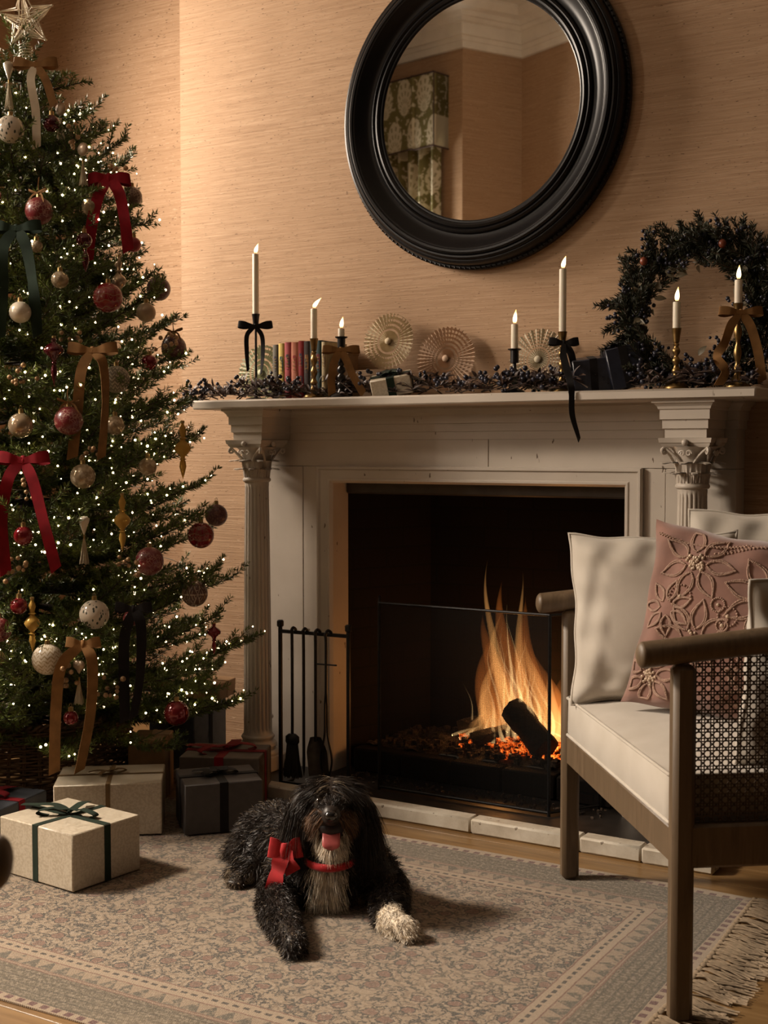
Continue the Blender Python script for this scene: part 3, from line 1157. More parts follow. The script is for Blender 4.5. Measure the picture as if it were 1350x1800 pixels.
holder(.915, -.19, 1.567, 'brass', 'brass candlestick with a bronze bow at the right end of the mantel', M_BRASS)
candle(.915, -.19, 1.549, 1.633, 'rightmost candle on the mantel above a bronze bow', .05, .038)

bow('bow', (-.783, -.210, 1.583), CR, CN, .060, .022, M_VBLACK, [[(0, 0, .01), (-.028, -.03, .012), (-.030, -.09, .010, .5), (-.026, -.155, .008, 1.1)], [(0, 0, .01), (.024, -.035, .012, -.3), (.026, -.10, .010, -.5), (.020, -.165, .008, -1.1)]], 'black velvet bow on the slim black candlestick', 'bows on the mantel', tail_w=.016)
bow('bow', (-.404, -.240, 1.484), CR, CN, .062, .024, M_VGOLD, [[(0, 0, .01), (-.022, -.04, .014), (-.032, -.10, .012, .3), (-.030, -.148, .010, .2)], [(0, 0, .01), (.018, -.035, .014, -.2), (.042, -.09, .012, -.4), (.075, -.146, .012, -.2)]], 'bronze velvet bow on the black candlestick beside the books', 'bows on the mantel', tail_w=.026, up=.02)
bow('bow', (.392, -.222, 1.474), CR, CN, .045, .022, M_VBLACK, [[(0, 0, .01), (-.004, -.04, .03), (.006, -.10, .070, .2), (.008, -.135, .108, .3), (.010, -.165, .112, .6), (.012, -.22, .112, .6), (.034, -.295, .110, 1.0)], [(0, 0, .01), (.020, -.03, .014), (.030, -.07, .018, .5)]], 'black ribbon on a brass candlestick with one tail over the mantel edge', 'bows on the mantel', tail_w=.022)
bow('bow', (.926, -.208, 1.538), CR, CN, .062, .024, M_VGOLD, [[(0, 0, .01), (-.028, -.035, .014), (-.046, -.085, .012, .3), (-.068, -.125, .016, -.8), (-.045, -.165, .02, .3), (-.062, -.205, .014, .2)], [(0, 0, .01), (.026, -.04, .014, -.2), (.048, -.11, .012, -.3), (.062, -.195, .012, -.2)]], 'bronze velvet bow on the rightmost candlestick', 'bows on the mantel', tail_w=.026, up=.06)

# ================================================================ books
bk = [  # width, height, cover colour, label colour
    (.024, .196, (92, 84, 70), (52, 38, 52), 'grey book with a purple oval label, leftmost in the mantel row'),
    (.025, .200, (196, 168, 84), (22, 68, 56), 'yellow book with a green oval label on the mantel'),
    (.027, .203, (168, 66, 72), (38, 24, 32), 'rose red book with dark labels on the mantel'),
    (.029, .202, (196, 120, 92), (150, 28, 30), 'salmon pink book with a red oval label on the mantel'),
    (.022, .205, (150, 32, 34), (60, 62, 92), 'red and blue book partly behind the brass candlestick'),
    (.024, .203, (58, 44, 40), (160, 110, 60), 'dark brown book behind the brass candlestick'),
    (.022, .205, (24, 40, 34), (150, 110, 60), 'dark green book right of the brass candlestick'),
    (.024, .204, (38, 66, 70), (120, 22, 34), 'teal book with a wine red label on the mantel'),
    (.020, .198, (178, 158, 120), (110, 80, 50), 'cream book, rightmost in the mantel row'),
]
M_PAGES = simple('book_pages', (.55, .46, .33, 1), .9, var=.1, bump=.3, bs=400)
M_GILT = simple('gilt_foil', (.50, .34, .12, 1), .35, .8)
x = -.752
for i, (wd, ht, cc, lc, lab) in enumerate(bk):
    e = empty('book', (x + wd / 2, -.086, ZS), 0, lab, 'book', 'books on the mantel')
    mc = simple('book_cloth_%d' % i, L(*cc), .7, var=.2, bump=.15, bs=300)
    ml = simple('book_label_%d' % i, L(*lc), .6, var=.1)
    m_ = MB()
    m_.box((-wd / 2 + .0012, 0, ht / 2), (.0024, .13, ht), .0006)
    m_.box((wd / 2 - .0012, 0, ht / 2), (.0024, .13, ht), .0006)
    a = np.linspace(0, PI, 10)
    P = np.array([[((wd / 2) * math.cos(t), -.063 - .0045 * math.sin(t), z) for z in (0, ht)] for t in a])
    m_.grid(P, flip=True)
    m_.build('cover', mc, e, smooth=50)
    MB().box((0, .001, ht / 2), (wd - .005, .122, ht - .008)).build('page_block', M_PAGES, e)
    for zc_, hh in (((.62, .30),) if i % 2 else ((.66, .26), (.33, .16))):
        m_ = MB()
        ring = [((wd * .36) * math.cos(t), -.0686 + .0012 * abs(math.cos(t)) * 2, ht * zc_ + ht * hh * .5 * max(-1, min(1, 1.35 * math.sin(t)))) for t in np.linspace(0, 2 * PI, 24, endpoint=False)]
        n0 = m_.n
        m_.add(ring, [tuple(range(24))])
        m_.build('spine_label', ml, e, smooth=None)
        for dz in (-.30, -.1, .12, .3):
            MB().box((0, -.0690, ht * (zc_ + hh * dz)), (wd * .40, .0006, .0022)).build('gilt_line', M_GILT, e)
    x += wd + .0015

M_KRAFT = simple('kraft_board', (.22, .125, .055, 1), .75, var=.15)
kb = empty('kraft_box', (-.365, -.080, ZS), -.15, 'small brown kraft box under the tall paper rosette on the mantel', 'box')
MB().box((0, 0, .045), (.15, .08, .09), .002).build('body', M_KRAFT, kb)
MB().box((0, 0, .087), (.154, .084, .022), .002).build('lid', M_KRAFT, kb)
kb = empty('kraft_box', (-.478, -.090, ZS), .05, 'upright brown kraft box between the books and the bronze bow', 'box')
MB().box((0, 0, .085), (.052, .07, .17), .002).build('body', M_KRAFT, kb)
MB().box((0, 0, .163), (.056, .074, .022), .002).build('lid', M_KRAFT, kb)


# ================================================================ pleated paper rosettes
def rosette_mat(name, base, rows=6, folds=44):
    g = G(name)
    x = g.xyz()
    r = g.math('SQRT', g.math('ADD', g.math('POWER', x[0], 2), g.math('POWER', x[2], 2)))
    an = g.math('ARCTAN2', x[2], x[0])
    fa = g.math('SUBTRACT', g.math('FRACT', g.math('MULTIPLY', g.math('ADD', an, 4.0), folds / PI / 2)), .5)
    fr = g.math('SUBTRACT', g.math('FRACT', g.math('MULTIPLY', r, rows / .1)), .5)
    da = g.math('MULTIPLY', g.math('MULTIPLY', fa, r), 2 * PI / folds)
    dr = g.math('MULTIPLY', fr, .1 / rows)
    d = g.math('SQRT', g.math('ADD', g.math('POWER', da, 2), g.math('POWER', g.math('MULTIPLY', dr, .8), 2)))
    hole = g.math('MULTIPLY', g.math('LESS_THAN', d, .0034), g.math('GREATER_THAN', r, .030))
    g.bsdf(g.mix(g.noise(30, 2), dark(base, .85), base), .85, alpha=g.math('SUBTRACT', 1.0, hole))
    return g.m


def rosette(c, R_, mat, label, lean=.0, folds=44, rz=0.0):
    e = empty('paper_rosette', c, 0, label, 'paper rosette', 'paper rosettes on the mantel', rot=(lean, 0, rz))
    P = []
    for i in range(folds * 2):
        a = i * PI / folds
        hi = .5 if i % 2 else -.5
        row = []
        for t in np.linspace(.06, 1, 9):
            d = .011 * (t ** .7) * hi * (R_ / .1)
            rr = R_ * t * (1 + (.025 if i % 2 == 0 else 0) * (t > .98))
            row.append((rr * math.cos(a), d - .004, rr * math.sin(a)))
        P.append(row)
    MB().grid(np.array(P), closed_u=True).build('pleated_disc', mat, e, smooth=None)
    MB().lathe([(0, -.014), (.010, -.013), (.012, -.009), (.010, -.006)], 20, axis='y').build('button', mat, e, smooth=60)
    return e


M_R1 = rosette_mat('paper_rosette_green', (.46, .47, .33, 1), 5)
M_R2 = rosette_mat('paper_rosette_cream', (.66, .55, .38, 1), 6)
M_R3 = rosette_mat('paper_rosette_blush', (.52, .36, .25, 1), 7)
M_R4 = rosette_mat('paper_rosette_lace', (.50, .43, .31, 1), 9)
rosette((-.875, -.050, 1.432), .100, M_R1, 'green tinted paper rosette behind the slim black candlestick', -.12, 36)
rosette((-.330, -.052, 1.522), .096, M_R2, 'cream pleated paper rosette, the highest one, right of the books', -.16, 40)
rosette((-.105, -.052, 1.455), .108, M_R3, 'blush pink pleated paper rosette under the mirror', -.14, 46)
rosette((.232, -.052, 1.440), .098, M_R4, 'lacy cream paper rosette behind the short black candlestick', -.14, 30)


# ================================================================ wrapped boxes
def wrapped(name, label, loc, rz, d, paper, ribbon, rw=.02, rot=None, group=None, bow_s=.05, bow_tails=None, bow_rot=0.0, cross=True, bowmat=None):
    e = empty(name, loc, rz, label, 'present', group, rot=rot)
    dx, dy, dz = d
    MB().box((0, 0, dz / 2), (dx, dy, dz), .003).build('box', paper, e)
    t = .0012
    for sx in (-1, 1):               # folded paper flaps on the short ends
        fl = MB()
        X_ = sx * (dx / 2 + .0006)
        V_ = [(X_, -dy / 2 + .002, dz - .003), (X_, dy / 2 - .002, dz - .003), (X_, 0, dz * .45), (X_, -dy / 2 + .002, .003), (X_, dy / 2 - .002, .003), (X_ + sx * .0008, 0, dz * .55)]
        V_.insert(3, V_[2])
        fl.add(V_[:3] + V_[4:], [(0, 1, 2), (2, 3, 5), (2, 5, 4), (3, 4, 5)] if sx > 0 else [(2, 1, 0), (5, 3, 2), (4, 5, 2), (5, 4, 3)])
        fl.build('paper_fold', paper, e, smooth=None)
    r = MB()
    r.box((0, 0, dz + t / 2), (rw, dy + 2 * t, t)).box((0, 0, -.0 + t / 2), (rw, dy + 2 * t, t))
    for sy in (-1, 1):
        r.box((0, sy * (dy / 2 + t / 2), dz / 2), (rw, t, dz))
    if cross:
        r.box((0, 0, dz + t * 1.5), (dx + 2 * t, rw, t))
        for sx in (-1, 1):
            r.box((sx * (dx / 2 + t * 1.5), 0, dz / 2), (t, rw, dz))
    r.build('ribbon', ribbon, e, smooth=None)
    if bow_s:
        tails = bow_tails or [[(0, 0, .006), (-bow_s * .7, -.5 * bow_s, .010), (-bow_s * 1.1, -bow_s * 1.0, .004)], [(0, 0, .006), (bow_s * .5, -.6 * bow_s, .010), (bow_s * .7, -bow_s * 1.15, .004)]]
        Rv = np.array((math.cos(bow_rot), math.sin(bow_rot), 0))
        bow('bow', (0, 0, dz + .004), Rv, np.array((0, 0, 1.0)), bow_s, rw * 1.15, bowmat or ribbon, tails, parent=e, up=.25)
    return e


g = G('ivory_damask_paper')
n = g.noise(150, 3, .6)
g.bsdf(g.mix(g.step(n, .42, .58), (.47, .40, .30, 1), (.57, .50, .39, 1)), g.math('ADD', g.math('MULTIPLY', g.step(n, .45, .55), .3), .28), spec=.5)
g.bump(n, .15, .001)
M_PIVORY = g.m
M_PNAVY = simple('midnight_blue_paper', (.020, .022, .036, 1), .35, var=.3, vs=50)
M_PCHAR = simple('charcoal_paper', (.060, .052, .050, 1), .55, var=.15, vs=40, bump=.1, bs=200)
M_PSLATE = simple('slate_blue_paper', (.050, .055, .066, 1), .5, var=.2, vs=40)
M_PGREY = simple('warm_grey_paper', (.105, .082, .066, 1), .55, var=.15, vs=40)

wrapped('present', 'small ivory present with dark green ribbon on the mantel', (-.225, -.195, ZS + .012), 0, (.135, .075, .062), M_PIVORY, M_VGREEN, .026, rot=(.32, -.16, .42), group='presents on the mantel', bow_s=.03)
wrapped('present', 'midnight blue present with black ribbon beside the black ribboned candlestick', (.462, -.150, ZS + .002), 0, (.125, .085, .105), M_PNAVY, M_VBLACK, .022, rot=(.15, -.10, .50), group='presents on the mantel', bow_s=0, cross=False)
wrapped('present', 'midnight blue present with black ribbon next to the wreath', (.560, -.120, ZS + .012), 0, (.105, .10, .125), M_PNAVY, M_VBLACK, .026, rot=(-.05, -.22, .55), group='presents on the mantel', bow_s=.03)


# ================================================================ greenery helpers
def needles(P0, D, n_per, ln, wid, spread=.8, seed=1):
    """needle blades along twig polylines. P0: list of (k,3) polylines."""
    r_ = np.random.default_rng(seed)
    Vs, Ts, k = [], [], 0
    for P in P0:
        P = np.asarray(P, float)
        seg = np.linalg.norm(np.diff(P, axis=0), axis=1)
        Ltot = seg.sum()
        n_ = max(6, int(n_per * Ltot))
        s_ = r_.random(n_) * Ltot
        cs = np.concatenate([[0], np.cumsum(seg)])
        i = np.clip(np.searchsorted(cs, s_) - 1, 0, len(seg) - 1)
        f_ = ((s_ - cs[i]) / seg[i])[:, None]
        B = P[i] * (1 - f_) + P[i + 1] * f_
        T_ = (P[i + 1] - P[i]) / seg[i][:, None]
        rad = r_.normal(size=(n_, 3))
        rad -= T_ * (rad * T_).sum(1)[:, None]
        rad /= np.linalg.norm(rad, axis=1)[:, None] + 1e-9
        d = T_ * r_.uniform(.45, .9, (n_, 1)) + rad * spread * r_.uniform(.7, 1.1, (n_, 1)) + np.array((0, 0, .12))
        d /= np.linalg.norm(d, axis=1)[:, None]
        l_ = ln * r_.uniform(.7, 1.15, (n_, 1)) * (1 - .35 * (s_ / Ltot)[:, None])
        sd = np.cross(d, r_.normal(size=(n_, 3)))
        sd /= np.linalg.norm(sd, axis=1)[:, None] + 1e-9
        wv_ = sd * wid / 2
        q = np.stack([B, B + d * l_ * .45 - wv_, B + d * l_, B + d * l_ * .45 + wv_], 1).reshape(-1, 3)
        base = k + np.arange(n_)[:, None] * 4
        Ts.append(np.concatenate([base + np.array([0, 1, 2]), base + np.array([0, 2, 3])]))
        Vs.append(q)
        k += 4 * n_
    return np.concatenate(Vs), np.concatenate(Ts)


def leaf_shape(bm, base, d, nrm, ln, wd):
    d = np.asarray(d, float)
    d /= np.linalg.norm(d)
    sd = np.cross(d, nrm)
    sd /= np.linalg.norm(sd) + 1e-9
    up_ = np.cross(sd, d)
    P = np.zeros((6, 3, 3))
    for i, t in enumerate(np.linspace(0, 1, 6)):
        w_ = wd * math.sin(max(.04, t) ** .8 * PI * .98) * .5 + .0004
        c_ = base + d * ln * t + up_ * ln * (.22 * t - .35 * t * t)
        P[i] = (c_ - sd * w_ + up_ * w_ * .3, c_, c_ + sd * w_ + up_ * w_ * .3)
    bm.grid(P)


def foliage_mat(name, c0, c1, rough=.5):
    g = G(name)
    g.bsdf(g.mix(g.step(g.noise(14, 3), .35, .65), c0, c1), rough, spec=.4)
    return g.m


M_SPRUCE = foliage_mat('blue_spruce_needles', (.020, .024, .014, 1), (.055, .058, .034, 1))
M_BLUEB = simple('sloe_berry', (.016, .017, .034, 1), .38, var=.5, vs=90)
M_PLUMLEAF = foliage_mat('plum_brown_leaf', (.030, .018, .018, 1), (.085, .05, .036, 1))
M_TWIG = simple('brown_twig', (.055, .032, .020, 1), .8)
M_ROSEHIP = simple('orange_rosehip', (.20, .045, .018, 1), .4)
M_EUC = foliage_mat('pale_dried_leaf', (.10, .085, .055, 1), (.20, .165, .11, 1))

# ================================================================ wreath
wr = empty('wreath', (.765, -.088, 1.558), 0, 'dark spruce and blue berry wreath leaning at the right end of the mantel', 'wreath', rot=(-.10, 0, 0))
rw_ = np.random.default_rng(5)
tw, bt, lf, hips = [], MB(), MB(), MB()
MB().lathe([(.195 + .012 * math.cos(t), .012 * math.sin(t)) for t in np.linspace(0, 2 * PI, 9)], 60, axis='y').build('vine_ring', M_TWIG, wr, smooth=180)
for i in range(330):
    a = rw_.uniform(0, 2 * PI)
    r0 = rw_.uniform(.150, .228)
    p0 = np.array((r0 * math.cos(a), rw_.uniform(-.03, .01), r0 * math.sin(a)))
    tang = np.array((-math.sin(a), 0, math.cos(a)))
    rad = np.array((math.cos(a), 0, math.sin(a)))
    d = tang * rw_.uniform(.3, 1.0) * (1 if math.cos(a) < 0 else -1) * -1 + rad * rw_.uniform(-.35, .9) + np.array((0, -rw_.uniform(-.05, .45), 0))
    d /= np.linalg.norm(d)
    ln = rw_.uniform(.06, .115)
    p1 = p0 + d * ln * .5 + rad * .004
    p2 = p0 + d * ln
    if p2[2] < -.225 or p2[2] > .275:
        continue
    tw.append(np.array([p0, p1, p2]))
for i in range(70):
    a = rw_.uniform(0, 2 * PI)
    r0 = rw_.uniform(.135, .27)
    c_ = np.array((r0 * math.cos(a), rw_.uniform(-.055, -.01), r0 * math.sin(a)))
    for j in range(rw_.integers(5, 10)):
        q = c_ + rw_.normal(0, .013, 3)
        if q[2] > -.222:
            bt.sphere(q, rw_.uniform(.0048, .0068), 8, 5)
for i in range(36):
    a = rw_.uniform(0, 2 * PI)
    r0 = rw_.uniform(.12, .2)
    c_ = np.array((r0 * math.cos(a), -.03, r0 * math.sin(a)))
    leaf_shape(lf, c_, rw_.normal(0, 1, 3), np.array((0, -1, 0.2)), .035, .018)
for i in range(26):
    a = rw_.uniform(-.3, PI + .5)
    rad = np.array((math.cos(a), 0, math.sin(a)))
    p0 = rad * rw_.uniform(.19, .22)
    d = rad + np.array((-math.sin(a), 0, math.cos(a))) * rw_.uniform(.2, .9) + np.array((0, -.25, 0))
    d /= np.linalg.norm(d)
    q = np.array([p0, p0 + d * .05, p0 + d * rw_.uniform(.085, .12)])
    q[:, 1] = np.minimum(q[:, 1], .03)
    tw.append(q)
V, T = needles(tw, None, 1250, .028, .0034, .9, 3)
tag(tri_mesh('needles', V, T, M_SPRUCE, wr), kind='stuff')
tm = MB()
for t_ in tw:
    tm.tube(t_, .0014, 4)
tag(tm.build('sprigs', M_TWIG, wr), kind='stuff')
tag(bt.build('berries', M_BLUEB, wr, smooth=180), kind='stuff')
tag(lf.build('leaves', M_EUC, wr, smooth=180), kind='stuff')
for p in ((-.150, -.07, .150), (.085, -.065, .185)):
    MB().sphere(p, .0115, 12, 8, (1, 1, 1.15)).build('rosehip', M_ROSEHIP, wr, smooth=180)

# ================================================================ berry garland on the mantel
gl = empty('berry_garland', (0, -.16, ZS), 0, 'twiggy garland of dark blue berries and brown leaves lying along the mantel', 'garland')
rg = np.random.default_rng(11)
stem, leaf, ber, need = MB(), MB(), MB(), []
for i in range(84):
    x0 = -1.05 + i * .0238
    y0 = rg.uniform(-.085, .03)
    ln = rg.uniform(.12, .24)
    a = rg.normal(0, .35) + (PI if rg.random() < .4 else 0)
    if i < 4:
        a, x0 = PI + rg.normal(0, .3), x0 + .12
    p = [np.array((x0, y0, rg.uniform(.006, .02)))]
    h = rg.uniform(.0, .055)
    for t in (.33, .66, 1):
        q = np.array((x0 + ln * t * math.cos(a), y0 + ln * t * math.sin(a) * .28, .012 + h * math.sin(t * 2.2) + rg.normal(0, .004)))
        if q[0] < -1.0:
            q[2] -= (-1.0 - q[0]) * rg.uniform(.1, .8)
        q[0] = max(-1.10, min(.96, q[0]))
        q[1] = float(np.clip(q[1], -.10, .10))
        p.append(q)
    P = smoothcurve(p, 12)
    stem.tube(P, np.linspace(.0026, .0012, 12), 5)
    for j in range(16):
        b0 = P[rg.integers(2, 12)]
        d = rg.normal(0, 1, 3)
        d[2] = abs(d[2]) * .8
        leaf_shape(leaf, b0, d, np.array((0, -.6, .8)), rg.uniform(.022, .042), rg.uniform(.007, .014))
    if rg.random() < .55:
        c_ = P[rg.integers(4, 12)] + np.array((0, 0, .014))
        for j in range(rg.integers(4, 9)):
            q = c_ + rg.normal(0, .015, 3) * np.array((1, .7, .8))
            q[2] = max(q[2], .007 if q[0] > -1.0 else -.06)
            ber.sphere(q, rg.uniform(.0058, .0082), 9, 6)
            stem.tube([c_ - (0, 0, .01), q], .0008, 3)
    if rg.random() < .45:
        need.append(P[4:])
for c_ in ((-1.055, -.03, -.012), (-1.035, -.07, .035), (-.99, -.08, .055), (-1.07, -.02, .012), (-.60, -.08, .045), (-.615, -.085, .06), (-.31, -.07, .075), (-.02, -.08, .04), (.05, -.06, .05), (.12, -.09, .045), (.28, -.09, .06), (.33, -.09, .045), (.64, -.08, .05), (.70, -.02, .06), (.80, -.03, .07)):
    for j in range(7):
        ber.sphere(np.array(c_) + rg.normal(0, .014, 3), rg.uniform(.0062, .0085), 10, 6)
V, T = needles(need, None, 900, .016, .0018, .7, 9)
stem.build('stems', M_TWIG, gl, smooth=180)
tag(tri_mesh('needles', V, T, M_SPRUCE, gl), kind='stuff')
tag(leaf.build('leaves', M_PLUMLEAF, gl, smooth=180), kind='stuff')
tag(ber.build('berries', M_BLUEB, gl, smooth=180), kind='stuff')

# ================================================================ christmas tree
TX, TY = -1.345, -.75
ZT = np.array([.05, .158, .399, .737, 1.034, 1.368, 1.602, 1.796, 2.104, 2.214, 2.365, 2.474, 2.53])
RT = np.array([.50, .70, .76, .673, .636, .55, .504, .447, .373, .265, .205, .117, .03])
Rz = lambda z: np.interp(z, ZT, RT)
tree = empty('christmas_tree', (TX, TY, 0), 0, 'decorated green spruce christmas tree in a wicker basket left of the fireplace', 'christmas tree')
rt = np.random.default_rng(21)
M_NEEDLE = foliage_mat('spruce_needles', (.036, .060, .011, 1), (.135, .165, .030, 1), .45)
M_BARK = simple('spruce_bark', (.045, .028, .018, 1), .9, bump=.5, bs=60)
MB().tube([(0, 0, .03), (0, 0, 1.2), (0, 0, 2.44)], [.04, .024, .006], 10).build('trunk', M_BARK, tree)
twigs, wood, tips = [], MB(), []
CAMDIR = np.array((1.99 - TX, -3.887 - TY))
CAMDIR /= np.linalg.norm(CAMDIR)
z = .30
while z < 2.46:
    R0 = float(Rz(z))
    nb = int(7 + 20 * R0)
    off = rt.uniform(0, 6.3)
    for i in range(nb):
        a = off + i * 2 * PI / nb + rt.normal(0, .12)
        u = np.array((math.cos(a), math.sin(a)))
        face = u @ CAMDIR
        if face < -.55 and rt.random() < .6:
            continue
        Ln = R0 * rt.uniform(.74, 1.04)
        if face < -.22:
            Ln *= .58
        rise = rt.uniform(-.06, .34)
        n_ = 10
        t = np.linspace(0.04, 1, n_)
        bend = rt.normal(0, .06)
        px = u[0] * Ln * t - u[1] * bend * t ** 2
        py = u[1] * Ln * t + u[0] * bend * t ** 2
        pz = z - .06 + Ln * (rise * t ** 1.6 - .06 * np.sin(t * PI)) + rt.normal(0, .012)
        P = np.stack([px, py, np.maximum(pz, .215)], -1)
        P[:, 1] = np.minimum(P[:, 1], np.where(P[:, 0] > .03, -TY - .035, -TY + .36))
        wood.tube(P, np.linspace(.005, .0016, n_), 5)
        twigs.append(P[int(n_ * .2):])
        tips.append(P[-1])
        s_, side = .22, 1
        while s_ < .99:
            k0 = s_ * (n_ - 1)
            i0 = min(int(k0), n_ - 2)
            b0 = P[i0] + (P[i0 + 1] - P[i0]) * (k0 - i0)
            T_ = P[i0 + 1] - P[i0]
            T_ /= np.linalg.norm(T_)
            lat = np.cross(T_, UZ) * side
            d = T_ * rt.uniform(.55, .9) + lat * rt.uniform(.5, .95) + UZ * rt.uniform(-.05, .42)
            d /= np.linalg.norm(d)
            tl = rt.uniform(.07, .15) * (.55 + .45 * min(1, R0 / .4)) * (1.15 - .45 * s_)
            q = np.array([b0, b0 + d * tl * .5 + UZ * .002, b0 + d * tl + UZ * tl * .12])
            if face > -.4 or rt.random() < .5:
                twigs.append(q)
                if s_ > .5:
                    tips.append(q[-1])
                wood.tube(q, (.0017, .0013, .0008), 3)
            side = -side
            s_ += rt.uniform(.021, .033) / max(Ln, .12)
    z += .052 + .030 * (1 - z / 2.5)
for i in range(9):
    a = i * 2.4
    b0 = np.array((0, 0, 2.40 + .012 * i))
    d = np.array((math.cos(a), math.sin(a), 1.0 + .1 * i))
    twigs.append(np.array([b0, b0 + d * .03, b0 + d * .062]))
for tw_ in twigs:
    tw_[:, 1] = np.minimum(tw_[:, 1], np.where(tw_[:, 0] > .03, -TY - .03, -TY + .38))
V, T = needles(twigs, None, 640, .0285, .0040, .90, 33)
V[:, 1] = np.minimum(V[:, 1], np.where(V[:, 0] > .03, -TY - .004, -TY + .40))
tag(tri_mesh('needles', V, T, M_NEEDLE, tree), kind='stuff')
tag(wood.build('branches', M_BARK, tree, smooth=180), kind='stuff')

# fairy lights
M_BULB = emis('warm_fairy_bulb', (1.0, .74, .42, 1), 14.0)
M_WIRE = simple('green_wire', (.012, .022, .010, 1), .5)
fl = empty('fairy_lights', (TX, TY, 0), 0, 'strings of tiny warm white fairy lights wound all over the tree', 'fairy lights')
cand = np.concatenate([t_[len(t_) // 2:] for t_ in twigs])
rr = np.hypot(cand[:, 0], cand[:, 1])
fc = (cand[:, :2] @ CAMDIR) / (rr + 1e-6)
ok = (rr > .60 * Rz(cand[:, 2])) & (cand[:, 2] < 2.36)
pw = np.where(fc > -.1, 1.0, .12) * (1.25 - .28 * cand[:, 2])
pw = np.where(ok, pw, 0)
pick = rt.choice(len(cand), 1050, replace=False, p=pw / pw.sum())
ico = MB().sphere((0, 0, 0), 1, 6, 4)
iv, it = ico.V[0], np.array([t3 for f_ in ico.F for t3 in ((f_[0], f_[1], f_[2]), (f_[0], f_[2], f_[3]))])
B0 = cand[pick] + rt.normal(0, .008, (1050, 3))
B0[:, 1] = np.minimum(B0[:, 1], np.where(B0[:, 0] > .03, -TY - .02, -TY + .38))
sz_ = rt.uniform(.0020, .0042, (1050, 1, 1))
V = (B0[:, None] + iv[None] * sz_).reshape(-1, 3)
T = (np.arange(1050)[:, None, None] * len(iv) + it[None]).reshape(-1, 3)
tag(tri_mesh('bulbs', V, T, M_BULB, fl), kind='stuff')
m_ = MB()
tt = np.linspace(0, 1, 900)
zz_ = .22 + 2.12 * tt
ra = Rz(zz_) * .72 * (1 + .1 * np.sin(tt * 190))
m_.tube(np.stack([ra * np.cos(tt * 2 * PI * 17), np.minimum(ra * np.sin(tt * 2 * PI * 17), -TY - .05), zz_ + .02 * np.sin(tt * 260)], -1), .0013, 4)
m_.build('wire', M_WIRE, fl, smooth=180)

# ---------------------------------------------------------------- star
M_STAR = simple('pale_gold_wire', (.66, .57, .43, 1), .45, .1, var=.15)
sp = empty('star_topper', (-1.325, -.752, 2.455), 0, 'woven wire star on top of the christmas tree', 'star')
m_ = MB()
cS = np.array((0, 0, .135))
pts = []
for i in range(10):
    a = PI / 2 + .12 + i * PI / 5
    r = .098 if i % 2 == 0 else .042
    pts.append(cS + CR * r * math.cos(a) + UZ * r * math.sin(a))
for dn in (-.010, .010):
    for i in range(10):
        m_.tube([pts[i] + CN * dn * (i % 2), pts[(i + 1) % 10] + CN * dn * ((i + 1) % 2)], .0018, 5)
for i in range(0, 10, 2):
    m_.sphere(pts[i], .0042, 8, 6)
m_.build('outline', M_STAR, sp, smooth=180)
m_ = MB()
rs_ = np.random.default_rng(4)
for i in range(0, 10, 2):
    for j in range(15):
        k1 = rs_.choice([1, 3, 5, 7, 9])
        q = pts[k1] * (1 - .35 * rs_.random()) + cS * .0 + (cS - pts[k1]) * .35 * rs_.random()
        dn = CN * rs_.uniform(-.022, .022)
        mid = (pts[i] + q) / 2 + dn
        m_.tube(smoothcurve([pts[i], mid, q + dn * .6], 8), .0011, 4)
m_.build('thread', M_STAR, sp, smooth=180)
m_ = MB()
tt = np.linspace(0, 1, 160)
rc_ = .022 + .010 * (1 - tt) * 0
m_.tube(np.stack([.021 * np.cos(tt * 16 * PI), .021 * np.sin(tt * 16 * PI), .075 * tt - .028], -1), .0014, 5)
m_.tube([(0, 0, .047), (0, 0, .095)], .003, 6)
m_.build('coil', M_STAR, sp, smooth=180)

# ---------------------------------------------------------------- baubles
M_CAP = simple('gold_cap', (.42, .29, .12, 1), .35, .9)


def glassy(name, col, rough, metal=0.0, coat=.6):
    return simple(name, col, rough, metal, var=.15, vs=12, coat=coat)


